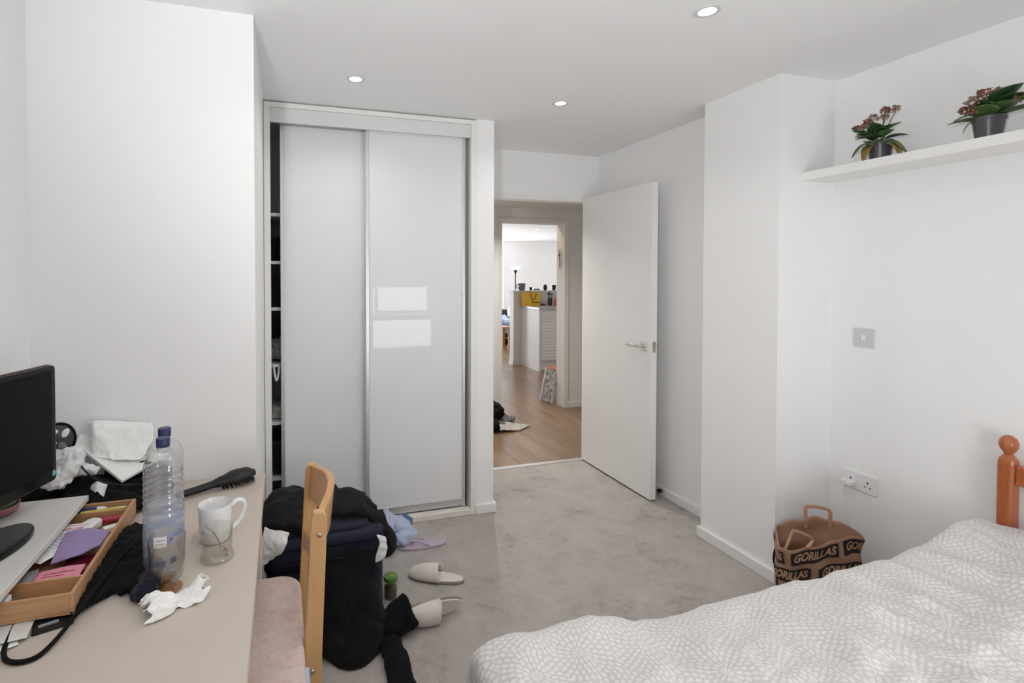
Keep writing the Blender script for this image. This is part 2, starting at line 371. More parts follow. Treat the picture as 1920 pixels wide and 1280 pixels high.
def spline(pts, n):
    P = [V(p) for p in pts]; out = []
    for i in range(n):
        x = i/(n-1)*(len(P)-1); k = min(int(x), len(P)-2); t = x-k
        if len(P) < 2: out.append(P[0].copy()); continue
        out.append(cr(P[max(k-1, 0)] if k else 2*P[0]-P[1], P[k], P[k+1], P[k+2] if k+2 < len(P) else 2*P[-1]-P[-2], t))
    return out
def lerpl(vals, n):
    out = []
    for i in range(n):
        x = i/(n-1)*(len(vals)-1); k = min(int(x), len(vals)-2); t = x-k; a, b_ = vals[k], vals[k+1]
        t = t*t*(3-2*t)
        out.append(tuple(p+(q-p)*t for p, q in zip(a, b_)) if isinstance(a, (tuple, list)) else a+(b_-a)*t)
    return out
def etube(mb, pts, radii, k=24, n=14, up=(0, 0, 1)):
    return mb.tube(spline(pts, k), lerpl(radii, k), n, up=up)
def patchgrid(ctrl, nu, nv):
    rows = [spline(r, nv) for r in ctrl]; cols = [spline([r[j] for r in rows], nu) for j in range(nv)]
    mb = MB(); mb.grid(lambda u, v: cols[round(v*(nv-1))][round(u*(nu-1))], nu, nv); return mb
def tri(x): return abs((x % 2)-1)*2-1
def crumple(seed, amp, lam, n=7):
    rnd = random.Random(seed); D = []
    for i in range(n):
        d = V((rnd.gauss(0, 1), rnd.gauss(0, 1), rnd.gauss(0, 1))).normalized(); D.append((d, lam*rnd.uniform(.5, 1.6), rnd.uniform(0, 2), rnd.uniform(.4, 1)))
    tot = sum(q[3] for q in D)
    return lambda p: amp*sum(a*tri(p.dot(d)/l+o) for d, l, o, a in D)/tot*1.6
def folds(seed, amp, sc, aniso=(1, 1, 1), oct=3):
    off = V((seed*3.1, seed*1.7, seed*2.3)); an = V(aniso)
    def f(p):
        q = V((p.x*an.x, p.y*an.y, p.z*an.z))*sc+off
        q = q+V((noise.noise(q*.6+V((5, 1, 2))), noise.noise(q*.6+V((9, 4, 7))), noise.noise(q*.6+V((3, 8, 1)))))*.7
        t = 0; a = 1
        for i in range(oct): t += a*(1-2.6*abs(noise.noise(q))); q = q*1.9+V((7, 3, 1)); a *= .5
        return amp*(t-.6)
    return f
def displace(me, fn, mask=None):
    me.update(); ns = [v.normal.copy() for v in me.vertices]
    for v, n in zip(me.vertices, ns): v.co += n*fn(v.co)*(mask(v.co) if mask else 1)
def remesh(mb, voxel, smooth=6, fn=None, floor=None, name='cloth'):
    me = mb.mesh('tmp', weld=False); o = bpy.data.objects.new('tmp', me); COL.objects.link(o)
    q = o.modifiers.new('r', 'REMESH'); q.mode = 'VOXEL'; q.voxel_size = voxel
    q = o.modifiers.new('s', 'SMOOTH'); q.iterations = smooth; q.factor = .6
    dg = bpy.context.evaluated_depsgraph_get(); out = bpy.data.meshes.new_from_object(o.evaluated_get(dg))
    bpy.data.objects.remove(o); bpy.data.meshes.remove(me); out.name = name
    if fn: displace(out, fn)
    if floor is not None:
        for v in out.vertices:
            if v.co.z < floor: v.co.z = floor+(v.co.z-floor)*.02
    out.materials.clear()
    return out
def text_mb(txt, size=1, offset=0, shear=0, xs=1.0, cuts=0):
    """letters as flat triangles in the x, y plane, centred"""
    c = bpy.data.curves.new('t', 'FONT'); c.body = txt; c.size = size; c.align_x = 'CENTER'; c.align_y = 'CENTER'; c.offset = offset; c.shear = shear; c.resolution_u = 3
    o = bpy.data.objects.new('t', c); COL.objects.link(o); dg = bpy.context.evaluated_depsgraph_get()
    me = bpy.data.meshes.new_from_object(o.evaluated_get(dg)); bpy.data.objects.remove(o); bpy.data.curves.remove(c)
    if cuts:
        bm = bmesh.new(); bm.from_mesh(me); bmesh.ops.triangulate(bm, faces=bm.faces); bmesh.ops.subdivide_edges(bm, edges=bm.edges, cuts=cuts, use_grid_fill=True); bm.to_mesh(me); bm.free()
    vs = [V((v.co.x*xs, v.co.y, 0)) for v in me.vertices]; fs = [tuple(p.vertices) for p in me.polygons]; bpy.data.meshes.remove(me)
    return vs, fs
def rrect(cx, cy, wx, wy, r, n=6):
    out = []
    for sx_, sy_, a0 in ((1, 1, 0), (-1, 1, 90), (-1, -1, 180), (1, -1, 270)):
        for i in range(n+1):
            a = math.radians(a0+90*i/n); out.append((cx+sx_*(wx/2-r)+r*math.cos(a), cy+sy_*(wy/2-r)+r*math.sin(a)))
    return out
# ================================================================== THE ROOM
H = 2.40
XL, XB, YB, YW, XP, YD = -0.797, -0.097, 1.968, 2.880, 1.242, 3.515
XD, YC1, YC0, XC, XR, YK = 2.413, 2.273, 1.829, 2.234, 2.581, -0.35
floor_o = struct('floor', MB().box(XL-.1, XR+.1, YK-.1, 3.505, -.1, 0), 'carpet', 'mottled grey fitted carpet of the bedroom', 'floor')
struct('ceiling', MB().box(XL-.1, XR+.2, YK-.1, 3.66, H, H+.12), 'ceil', 'flat white bedroom ceiling with recessed spotlights', 'ceiling')
struct('wall_left', MB().box(XL-.1, XL, YK-.1, YB+.05, 0, H), 'wall', 'white side wall beside the desk and monitor', 'wall')
struct('wall_pier', MB().box(XL-.1, XB, YB, 3.5, 0, H), 'wall', 'white projecting wall behind the desk, ending in a sharp corner', 'wall')
struct('wall_pilaster', MB().box(1.129, XP, YW, YW+.06, 0, H).box(1.195, XP, YW+.055, YD+.05, 0, H), 'wall', 'narrow white wall end between wardrobe and doorway', 'wall')
mb = MB().box(.8, 1.40, YD, YD+.07, 0, H).box(2.372, 3.56, YD, YD+.07, 0, H).box(1.40, 2.372, YD, YD+.07, 2.075, H)
struct('wall_doorway', mb, 'wall', 'white wall around and above the bedroom doorway', 'wall')
struct('wall_recess', MB().box(XD, XD+.1, YC1-.05, YD+.05, 0, H), 'wall', 'white wall behind the open bedroom door', 'wall')
struct('wall_column', MB().box(XC, XR+.1, YC0, YC1, 0, H), 'wall', 'white square column projecting between door recess and bed wall', 'wall')
struct('wall_right', MB().box(XR, XR+.1, YK-.1, YC0+.05, 0, H), 'wall', 'white wall with the shelf, light switch and sockets', 'wall')
WX0, WX1, WZ0, WZ1 = 1.02, 1.88, .50, 2.36
mb = MB().box(XL-.1, WX0, YK-.1, YK, 0, H).box(WX1, XR+.1, YK-.1, YK, 0, H).box(WX0, WX1, YK-.1, YK, 0, WZ0).box(WX0, WX1, YK-.1, YK, WZ1, H)
struct('wall_back', mb, 'wall', 'white window wall behind the viewpoint, mirrored in the wardrobe', 'wall')
# window in the back wall (seen mirrored in the wardrobe door)
wn = thing('window_1', (1.45, YK-.06, WZ0), 'white framed bedroom window reflected in the glossy wardrobe door', 'window', kind='structure')
mb = MB()
for a, b_ in ((WX0, WX0+.05), (WX1-.05, WX1)): mb.box(a, b_, YK-.09, YK-.03, WZ0, WZ1)
for a, b_ in ((WZ0, WZ0+.05), (WZ1-.05, WZ1), (.90, .97)): mb.box(WX0+.05, WX1-.05, YK-.09, YK-.03, a, b_)
build('frame', mb, 'satin', wn)
mb = MB()
for a, b_ in ((WX0+.07, WX0+.11), (WX1-.11, WX1-.07)): mb.box(a, b_, YK-.075, YK-.02, .98, WZ1-.06)
for a, b_ in ((.98, 1.02), (WZ1-.10, WZ1-.06)): mb.box(WX0+.11, WX1-.11, YK-.075, YK-.02, a, b_)
build('sash', mb, 'satin', wn)
build('pane', MB().box(WX0+.05, WX1-.05, YK-.066, YK-.06, WZ0+.05, WZ1-.05), 'pane', wn)
build('handle', MB().box(1.44, 1.46, YK-.02, YK-.005, .985, 1.02).tube([(1.45, YK-.01, 1.0), (1.45, YK+.01, 1.0), (1.45, YK+.012, 1.07)], .008), 'whiteplastic', wn)
bl = thing('roller_blind', (1.45, YK-.01, 1.32), 'white roller blind half lowered over the bedroom window, mirrored in the wardrobe', 'blind')
build('blind_fabric', MB().box(WX0+.01, WX1-.01, YK-.014, YK-.012, 1.33, WZ1-.03), 'blind', bl)
build('roller', MB().tube([(WX0+.01, YK-.016, WZ1-.03), (WX1-.01, YK-.016, WZ1-.03)], .018, 12), 'blind', bl)
build('bottom_bar', MB().box(WX0+.01, WX1-.01, YK-.018, YK-.006, 1.315, 1.335), 'whiteplastic', bl)

# skirting boards
def skirt(name, segs, label):
    mb = MB()
    for s_ in segs: mb.box(*s_, 0.0, .058)
    struct(name, mb, 'satin', label, 'baseboard', bevel=(.004, 2))
skirt('baseboard_pilaster', [(1.122, XP+.015, YW-.015, YW), (XP, XP+.015, YW, 3.50)], 'short white skirting block at the foot of the pilaster')
skirt('baseboard_recess', [(XD-.015, XD, YC1, YD)], 'white skirting board behind the open door')
skirt('baseboard_column', [(XC-.015, XC, YC0-.015, YC1+.015), (XC, XR-.016, YC0-.015, YC0)], 'white skirting board around the column')
skirt('baseboard_right', [(XR-.015, XR, YK, YC0-.016)], 'white skirting board under the sockets behind the bed')
skirt('baseboard_left', [(XL, XL+.015, YK, YB)], 'white skirting board of the desk wall')
skirt('baseboard_pier', [(XL+.016, XB, YB-.015, YB)], 'white skirting board behind the desk')

# bedroom door frame and threshold
mb = MB().box(1.40, 1.435, YD-.012, YD+.080, 0, 2.075).box(2.335, 2.372, YD-.012, YD+.080, 0, 2.075).box(1.435, 2.335, YD-.012, YD+.080, 2.037, 2.075)
struct('trim_1', mb, 'satin', 'white painted lining of the bedroom doorway', 'door frame', bevel=(.003, 2))
struct('trim_2', MB().box(1.435, 2.335, 3.485, 3.53, -.002, .006), 'alu', 'metal threshold strip between carpet and wood floor', 'threshold', bevel=(.003, 2))

# bedroom door, open against the recess wall
dr = thing('door_1', (2.287, 3.49, .012), 'plain white bedroom door standing open with chrome lever handle', 'door', kind='structure')
build('door_panel', MB().box(2.258, 2.303, 2.711, 3.492, .013, 2.055), 'door', dr, bevel=(.002, 2))
for sx_, nm in ((2.258, -1), (2.303, 1)):
    h_ = build('lever_handle', MB().tube([(sx_, 2.772, 1.0), (sx_+nm*.045, 2.772, 1.0)], .0095, 12).box(sx_+nm*.038, sx_+nm*.056, 2.762, 2.895, .991, 1.009), 'chrome', dr, bevel=(.003, 2), smooth=35)
    build('rose', MB().box(min(sx_, sx_+nm*.009), max(sx_, sx_+nm*.009), 2.745, 2.799, .973, 1.027), 'chrome', h_, bevel=(.002, 2))
build('latch_plate', MB().box(2.270, 2.292, 2.7085, 2.712, .965, 1.035).box(2.275, 2.287, 2.701, 2.709, .99, 1.012), 'steel', dr)
for z in (.25, 1.05, 1.82): build('hinge', MB().tube([(2.307, 3.496, z-.05), (2.307, 3.496, z+.05)], .005, 8), 'steel', dr)
ds = thing('door_stop', (2.39, 2.75, .03), 'small black rubber door stop on the skirting behind the door', 'door stop')
build('stop_stem', MB().tube([(XD-.015, 2.752, .045), (XD-.035, 2.752, .045)], .008, 10), 'steel', ds)
build('rubber_tip', MB().tube([(XD-.034, 2.752, .045), (XD-.055, 2.752, .045)], .014, 12), 'blackplastic', ds)

# recessed spotlights (a grid of six, three of them in the picture)
def downlight(x, y, z, label, group, power, r=.046, col=(1, .97, .94)):
    t = thing('ceiling_spotlight', (x, y, z), label, 'ceiling light', group)
    build('trim_ring', MB().lathe([(r*.62, 0), (r*.66, -.004), (r*.9, -.005), (r, -.0015), (r, 0.001)], 32, (x, y, z)), 'ring', t, smooth=40)
    build('lens', MB().lathe([(0.0, -.0022), (r*.4, -.0026), (r*.62, -.0012)], 24, (x, y, z)), 'lamp', t, smooth=180)
    if power:
        d = bpy.data.lights.new('spot_beam', 'AREA'); d.shape = 'DISK'; d.size = r*1.2; d.energy = power; d.color = col; d.spread = math.radians(140)
        o = bpy.data.objects.new('spot_beam', d); COL.objects.link(o); o.parent = t; o.location = (0, 0, -.012)
    return t
G = 'recessed bedroom spotlights'
for x, y, l in ((.34, 2.455, 'small lit recessed spotlight above the wardrobe doors'), (1.462, 2.482, 'small lit recessed spotlight nearest the doorway'),
                (1.457, 1.477, 'large looking lit spotlight at the top edge, over the bed end'), (.36, 1.485, 'lit spotlight over the desk chair, mirrored in the wardrobe'),
                (1.50, .494, 'lit spotlight over the bed, mirrored in the wardrobe'), (.36, .494, 'lit spotlight over the near end of the desk')):
    downlight(x, y, H, l, G, LAMP_W)

# ================================================================== FITTED WARDROBE
wd = thing('wardrobe', (.5, 3.0, 0), 'white fitted wardrobe with two glossy sliding glass doors', 'wardrobe')
mb = MB().box(-.095, -.062, YW-.004, 2.96, 0, 2.392).box(1.093, 1.129, YW-.004, 2.96, 0, 2.392).box(-.062, 1.093, YW-.004, 2.96, 2.366, 2.392)
build('frame', mb, 'satin', wd, bevel=(.003, 2))
pel = build('pelmet', MB().box(-.062, 1.093, 2.888, 2.904, 2.288, 2.366), 'melamine', wd, bevel=(.002, 2))
build('top_track', MB().box(-.062, 1.093, 2.91, 3.0, 2.318, 2.345).box(-.062, 1.093, 2.948, 2.953, 2.30, 2.318), 'alu', pel)
build('kerb', MB().box(-.062, 1.093, 2.872, 3.0, 0, .036), 'kerb', wd, bevel=(.004, 2))
build('bottom_track', MB().box(-.062, 1.093, 2.912, 2.936, .036, .040).box(-.062, 1.093, 2.962, 2.986, .036, .040), 'alu', wd)
mb = MB().box(-.0955, -.080, 2.961, 3.5, 0, 2.39).box(1.172, 1.190, 2.961, 3.5, 0, 2.39).box(-.08, 1.172, 3.48, 3.5, 0, 2.39).box(-.08, 1.172, 2.961, 3.48, 2.36, 2.385)
build('carcass', mb, 'melgrey', wd)
build('divider', MB().box(.47, .488, 3.03, 3.48, .04, 2.36), 'melgrey', wd)
for z in (1.805, 1.534, 1.270, .948, .618, .299): build('shelf', MB().box(-.08, .47, 3.01, 3.48, z-.012, z+.006), 'melamine', wd)
build('shelf', MB().box(.488, 1.172, 3.10, 3.48, 1.822, 1.84), 'melamine', wd)
build('hanging_rail', MB().tube([(.488, 3.27, 1.74), (1.172, 3.27, 1.74)], .0125, 12), 'chrome', wd)
def slider(x0, x1, yf, label):
    d = build('sliding_door', MB().box(x0+.02, x1-.018, yf, yf+.006, .085, 2.295), 'doorglass', wd, label=label)
    for a in ((x0, x0+.021), (x1-.020, x1)): build('stile', MB().box(a[0], a[1], yf-.008, yf+.020, .042, 2.312), 'alu', d, bevel=(.0025, 2))
    build('bottom_rail', MB().box(x0+.021, x1-.020, yf-.005, yf+.018, .046, .088).box(x0+.021, x1-.020, yf-.008, yf-.005, .080, .088), 'alu', d)
    build('top_rail', MB().box(x0+.021, x1-.020, yf-.003, yf+.018, 2.293, 2.312), 'alu', d)
    return d
slider(-.012, .492, 2.972, 'rear sliding door, plain white glass')
fd = slider(.459, 1.071, 2.922, 'front sliding door mirroring the window')
for z in (1.545, 1.57, 1.595): build('finger_stop', MB().box(1.053, 1.060, 2.9115, 2.9145, z-.008, z+.008), 'whiteplastic', fd)
# things kept in the wardrobe
def stack(name, x0, x1, y0, y1, z0, n, hh, mat, label, cat, seed, group=None):
    rnd = random.Random(seed); t = MB()
    for i in range(n):
        a = rnd.uniform(-.012, .012)
        t.prism(rrect((x0+x1)/2+a, (y0+y1)/2, (x1-x0), (y1-y0)+rnd.uniform(-.02, .01), .03, 3), z0+i*hh, z0+(i+.93)*hh)
    me = remesh(t, .009, 3, folds(seed, .006, 14))
    return link(name, me, mat, smooth=180, label=label, cat=cat, group=group)
stack('folded_clothes', -.07, .17, 3.04, 3.36, 1.543, 4, .034, 'black', 'folded black clothes on the second wardrobe shelf', 'clothes', 3)
stack('folded_clothes', -.07, .17, 3.03, 3.36, 1.279, 5, .036, 'blacksoft', 'folded black clothes on the third wardrobe shelf', 'clothes', 4)
me = remesh(etube(etube(MB(), [(-.06, 3.1, 1.02), (.05, 3.06, 1.05), (.18, 3.12, 1.01)], [(.05, .05), (.07, .08), (.05, .05)]), [(-.055, 3.2, 1.0), (.12, 3.22, 1.02)], [(.05, .05), (.06, .05)]), .008, 5, folds(9, .014, 22))
link('crumpled_scarf', me, 'greycloth', smooth=180, label='crumpled grey cloth with pale patches on the middle wardrobe shelf', cat='cloth')
me = remesh(etube(MB(), [(-.065, 3.12, 1.13), (.0, 3.06, 1.15), (.1, 3.12, 1.13)], [(.035, .04), (.05, .055), (.035, .04)]), .008, 4, folds(12, .01, 20))
link('black_hat', me, 'black', smooth=180, label='black knitted hat on top of the grey cloth in the wardrobe', cat='hat')
build('white_strap', MB().tube(spline([(-.052, 3.005, .952), (-.046, 2.995, .90), (-.036, 2.99, .862), (-.026, 2.995, .90), (-.02, 3.005, .952)], 20), (.006), 8), 'whitecloth', smooth=180, label='white strap loop hanging from the middle wardrobe shelf', cat='strap')
stack('folded_clothes', -.07, .2, 3.05, 3.36, .627, 2, .035, 'palecloth', 'flat pale folded clothes on the low wardrobe shelf', 'clothes', 5)
stack('folded_clothes', -.07, .2, 3.03, 3.36, .308, 4, .045, 'navydark', 'dark navy folded clothes on the bottom wardrobe shelf', 'clothes', 6)
me = remesh(etube(MB(), [(1.11, 3.14, 1.87), (1.12, 3.2, 1.95), (1.125, 3.28, 1.88)], [(.04, .05), (.045, .06), (.04, .04)]), .008, 4, folds(15, .012, 20))
link('black_bag', me, 'black', smooth=180, label='black soft bag on the high right wardrobe shelf', cat='bag')
build('fabric_roll', MB().tube(spline([(1.105, 3.04, 1.53), (1.12, 3.045, 1.2), (1.145, 3.05, .87)], 14), [.016+.012*i/13 for i in range(14)], 14).tube([(1.145, 3.05, .871), (1.1453, 3.05, .864)], .016, 10), 'cream', smooth=50, label='long cream roll of fabric leaning inside the right wardrobe gap', cat='roll')
mb = MB()
for i in range(5): mb.box(.93+i*.045, .935+i*.045, 3.10, 3.42, 1.0, 1.70)
me = remesh(MB().box(.70, 1.08, 3.10, 3.42, .95, 1.70), .012, 6, folds(18, .02, 12, (1, 1, .2)))
link('hanging_clothes', me, 'greycloth', smooth=180, label='dark clothes hanging from the wardrobe rail behind the front door', cat='clothes')

# ================================================================== WALL SHELF, PLANTS, SWITCH, SOCKETS
build('wall_shelf', MB().box(2.370, XR, YK+.005, YC0, 1.907, 1.946), 'satin', bevel=(.002, 2), label='long white floating shelf holding two potted plants', cat='shelf')
def leafmesh(L, W, curl, fold=.25, nu=9, nv=7):
    mb = MB()
    def fn(u, v):
        x = u*L; wd_ = W*math.sin(math.pi*min(1, u*.93+.07)**.8)**.75 if 0 < u < 1 else 0.0008
        y = (v-.5)*wd_
        z = -curl*L*u*u+fold*abs(y)*1.0
        return V((x, y, z))
    mb.grid(fn, nu, nv); return mb
LEAF = {}
for k, a in dict(a=(.080, .072, .45, .25), b=(.090, .056, .25, .3), c=(.070, .050, .9, .25), d=(.12, .044, .12, .35)).items():
    LEAF[k] = leafmesh(*a).mesh('leaf')
def plant(x, y, z, label, leaves, clusters, hpot, rpot):
    t = thing('potted_plant', (x, y, z), label, 'plant', 'potted plants on the shelf')
    build('pot', MB().lathe([(0, 0), (rpot*.78, 0), (rpot*.97, hpot*.86), (rpot*1.06, hpot*.86), (rpot*1.08, hpot), (rpot, hpot), (rpot*.95, hpot*.88), (0, hpot*.86)], 28, (x, y, z)), 'pot', t, smooth=35)
    build('soil', MB().lathe([(rpot*.94, hpot*.90), (rpot*.5, hpot*.95), (0, hpot*.93)], 16, (x, y, z)), 'soil', t, smooth=180)
    for k, mt, px, py, pz, yaw, pit, roll, sc in leaves:
        me = LEAF[k] if not LEAF[k].materials else LEAF[k].copy()
        me = LEAF[k].copy(); me.materials.append(M[mt])
        for p in me.polygons: p.use_smooth = True
        o = bpy.data.objects.new('leaf', me); COL.objects.link(o); o.parent = t; ORG[o.name] = ORG[t.name]
        o.location = (px, py, pz); o.rotation_euler = (math.radians(roll), math.radians(-pit), math.radians(yaw)); o.scale = (sc,)*3
        q = o.modifiers.new('solid', 'SOLIDIFY'); q.thickness = .0022; q.offset = 0
    rnd = random.Random(int(y*1000))
    for cx, cy, cz, r, mt in clusters:
        mb = MB()
        for i in range(44):
            d = V((rnd.gauss(0, 1), rnd.gauss(0, 1), rnd.gauss(.3, .8))).normalized()*r*rnd.uniform(.55, 1)
            c = V((x+cx, y+cy, z+cz))+d
            for j in range(4):
                a = j*math.pi/2+rnd.uniform(0, 1); e = V((math.cos(a), math.sin(a), rnd.uniform(.1, .7)))*rnd.uniform(.006, .010)
                s_ = V((-e.y, e.x, 0))*.4
                mb.add([c, c+e*.6+s_, c+e, c+e*.6-s_], [(0, 1, 2, 3)])
            mb.ball(c, .0030, 6)
        fl = build('flower_head', mb, mt, t, kind='stuff')
        build('flower_stem', MB().tube(spline([(x+cx*.15, y+cy*.15, z+hpot*.9), (x+cx*.5, y+cy*.5, z+hpot*.5+cz*.5), (x+cx, y+cy, z+cz-r*.5)], 8), .0018, 6), 'stem', t, smooth=180)
    return t
ZS = 1.9465
plant(2.455, 1.553, ZS, 'smaller potted plant with drooping yellowing leaves, nearest the column',
      [('a', 'leaf', -.01, .01, .080, 200, 10, 0, 1.0), ('a', 'leaf', -.01, -.0, .082, 245, 0, 0, .9), ('c', 'leafy', -.02, .015, .075, 165, -22, 0, 1.0), ('c', 'leaf', -.0, -.02, .08, 285, -5, 10, 1.1),
       ('c', 'leafy', .0, -.03, .075, 262, -15, 0, 1.0), ('b', 'leaf', .0, -.0, .11, 290, 45, 0, .85), ('b', 'leaf2', .0, .01, .10, 140, 15, 0, .85), ('b', 'leaf2', .0, .02, .10, 110, 30, 0, .8),
       ('a', 'leaf2', .0, .0, .10, 215, 50, 0, .8), ('b', 'leaf2', .01, -.01, .09, 300, 20, 0, .8), ('a', 'leaf2', -.02, .03, .10, 170, 40, 0, .75), ('a', 'leaf', -.02, -.02, .10, 250, 35, 0, .7), ('b', 'leaf2', -.02, .035, .11, 150, 40, 0, .75), ('a', 'leaf2', -.01, .01, .11, 205, 65, 0, .8), ('b', 'leaf2', -.01, .02, .09, 175, 30, 0, .7), ('a', 'leaf2', .01, 0, .1, 90, 60, 0, .7), ('a', 'leaf2', -.005, 0, .1, 255, 62, 0, .8), ('c', 'leaf2', -.01, .03, .085, 150, 0, 0, 1.0)],
      [(-.01, .09, .160, .014, 'flower'), (-.0, .05, .172, .020, 'flower'), (-.01, .025, .186, .021, 'flowerp'), (-.01, .06, .155, .018, 'flowerp'), (0, -.015, .208, .019, 'flower'), (.0, -.015, .182, .014, 'flowerp'), (.0, -.055, .203, .016, 'flowerp')], .078, .044)
plant(2.455, 1.205, ZS, 'fuller potted plant with broad green leaves, farthest from the column',
      [('a', 'leaf', -.02, .0, .078, 200, 42, 0, 1.05), ('a', 'leaf', -.0, -.02, .088, 235, 38, 0, 1.1), ('a', 'leaf2', .0, -.02, .125, 250, 50, 0, 1.1), ('a', 'leaf2', .01, -.03, .12, 265, 30, 0, 1.1), ('b', 'leaf', -.0, .03, .075, 145, 12, 0, .95), ('d', 'leaf2', .0, -.02, .080, 278, 12, 0, 1.1),
       ('d', 'leaf', .0, -.05, .115, 282, 8, 0, 1.0), ('b', 'leaf2', .0, .0, .10, 120, 50, 0, .7), ('c', 'leafy', -.01, .03, .08, 130, -10, 0, .6), ('b', 'leaf2', 0, 0, .09, 90, 60, 0, .8), ('c', 'leaf2', -.01, .02, .09, 160, 30, 0, 1.), ('b', 'leaf2', 0, -.03, .1, 300, 40, 0, .8), ('a', 'leaf2', -.005, .01, .095, 190, 65, 0, .8)],
      [(-.055, .040, .112, .018, 'flower'), (-.060, .018, .135, .021, 'flowerp'), (-.06, .012, .108, .020, 'flower'), (-.05, -.012, .158, .021, 'flower'), (-.01, .005, .14, .018, 'flowerp'), (0, -.02, .165, .016, 'flowerp'), (0, -.075, .125, .014, 'flower')], .082, .044)

sw = thing('light_switch', (XR-.004, 1.683, 1.127), 'square white single light switch on the wall below the shelf', 'switch')
build('switch_plate', MB().box(XR-.007, XR, 1.640, 1.727, 1.127, 1.214), 'greyplastic', sw, bevel=(.002, 2))
build('rocker', MB().prism([(0, 1.158), (.0035, 1.158), (.0065, 1.184), (0, 1.184)], 1.674, 1.692, lambda a, b_, h: V((XR-.007-a, h, b_))), 'whiteplastic', sw)
so = thing('wall_socket', (XR-.004, 1.69, .455), 'white double plug socket on the wall above the paper bag', 'socket')
build('socket_plate', MB().box(XR-.008, XR, 1.616, 1.764, .455, .538), 'whiteplastic', so, bevel=(.002, 2))
for yc in (1.655, 1.727):
    build('pin_holes', MB().box(XR-.0085, XR-.0078, yc-.003, yc+.003, .498, .508).box(XR-.0085, XR-.0078, yc-.014, yc-.008, .480, .485).box(XR-.0085, XR-.0078, yc+.008, yc+.014, .480, .485), 'socket', so)
    build('switch_rocker', MB().box(XR-.011, XR-.008, yc-.022-.012, yc-.022, .512, .528), 'whiteplastic', so, bevel=(.001, 1))
ch = thing('phone_charger', (XR-.03, 1.727, .47), 'white phone charger plugged into the double socket', 'charger')
build('charger_body', MB().box(XR-.048, XR-.0115, 1.703, 1.751, .474, .496), 'whiteplastic', ch, bevel=(.004, 3))
build('charger_cable', MB().tube(spline([(XR-.047, 1.727, .484), (XR-.07, 1.722, .47), (XR-.075, 1.712, .40), (XR-.06, 1.69, .30), (XR-.04, 1.65, .12), (XR-.05, 1.60, .012), (XR-.06, 1.50, .006)], 40), .0015, 6), 'whiteplastic', ch, smooth=180)

# ================================================================== PAPER CARRIER BAG
bg = thing('paper_bag', (2.27, 1.655, 0), 'brown paper carrier bag with black printed stamps in the corner by the bed', 'bag')
BW, BD_, BTH = .285, .16, -.80
bu = V((math.cos(BTH), math.sin(BTH), 0)); bv = V((-math.sin(BTH), math.cos(BTH), 0)); bc = V((2.272, 1.658, 0))
def sup(th, a, b_, p=5.5):
    c, s_ = math.cos(th), math.sin(th); k = (abs(c)**p+abs(s_)**p)**(-1/p); return a*k*c, b_*k*s_
NT = 720; tab = []; acc = 0; prev = None
for i in range(NT+1):      # start at the front left corner, run right along the front
    th = math.radians(-90-62)+2*math.pi*i/NT; q = sup(th, BW/2, BD_/2)
    if prev: acc += math.hypot(q[0]-prev[0], q[1]-prev[1])
    tab.append((acc, th)); prev = q
PER = acc
def th_at(sm):
    sm %= PER; lo, hi = 0, NT
    while hi-lo > 1:
        md = (lo+hi)//2
        if tab[md][0] <= sm: lo = md
        else: hi = md
    f_ = (sm-tab[lo][0])/max(1e-9, tab[hi][0]-tab[lo][0]); return tab[lo][1]+(tab[hi][1]-tab[lo][1])*f_
def bag_pt(sm, z, off=0.0):
    th = th_at(sm); k = 1+.10*max(0, z-.1); bul = 1+.05*math.sin(min(1, z/.28)*math.pi)
    a, b_ = sup(th, BW/2*k*bul+off, BD_/2*(1+.9*max(0, z-.12))*bul+off)
    wob = .006*math.sin(sm*38+z*20)*min(1, z/.15)+.004*math.sin(z*60+sm*17)
    n = V((math.cos(th), math.sin(th), 0))
    p = bc+bu*(a+wob*n.x)+bv*(b_+wob*n.y); p.z = z; return p
RIM = [(0, .240), (.06, .252), (.14, .285), (.22, .335), (.285, .372), (.34, .362), (.42, .338), (.52, .345), (.62, .352), (.70, .322), (.76, .290), (.82, .272), (.87, .250)]
RS = PER/.89
def rim(sm):
    q = (sm % PER)/RS
    for (a, za), (b_, zb) in zip(RIM, RIM[1:]+[(.89, .240)]):
        if q <= b_:
            t = (q-a)/(b_-a); t = t*t*(3-2*t)*.5+t*.5; return za+(zb-za)*t+.003*math.sin(sm*70)
    return .24
mb = MB(); nS = 120; nZ = 26
mb.grid(lambda u, v: bag_pt(u*PER, max(.001, v*rim(u*PER))), nS, nZ, cu=True)
me = mb.mesh('bag_body'); displace(me, crumple(4, .0028, .06)); link('bag_body', me, 'kraft', bg, smooth=180, solid=.0012)
build('bag_base', MB().prism([(q.x, q.y) for q in [bag_pt(i/60*PER, 0, -.002) for i in range(60)]], .001, .003), 'kraft', bg)
def stamp(s0, ztop, wd_, ht, txt, rot=False, cut=None):
    """a black stamp with the shop lettering wrapped on the bag paper; s0 = metres from the front left corner"""
    def put(x, y, off): return bag_pt(s0+x, rim(s0+x)-ztop+y, off)
    mb = MB(); mb.grid(lambda u, v: put(u*wd_, -ht+v*ht-.008*math.sin(u*math.pi)*0, .0035), 18, 6); me = mb.mesh('stamp')
    pl = link('printed_stamp', me, 'ink', bg, smooth=180)
    if txt:
        vs, fs = text_mb(txt, ht*.62, .0012, .18, .62 if not rot else .8, cuts=1)
        ws = max(v.x for v in vs)-min(v.x for v in vs); k = wd_*.86/ws
        hs = max(v.y for v in vs)-min(v.y for v in vs); k2 = ht*.62/hs
        t = MB(); t.add([put(wd_/2+v.x*k, -ht/2+v.y*k2, .0048) for v in vs], fs)
        link('lettering', t.mesh('lettering', weld=False), 'kraftl', pl)
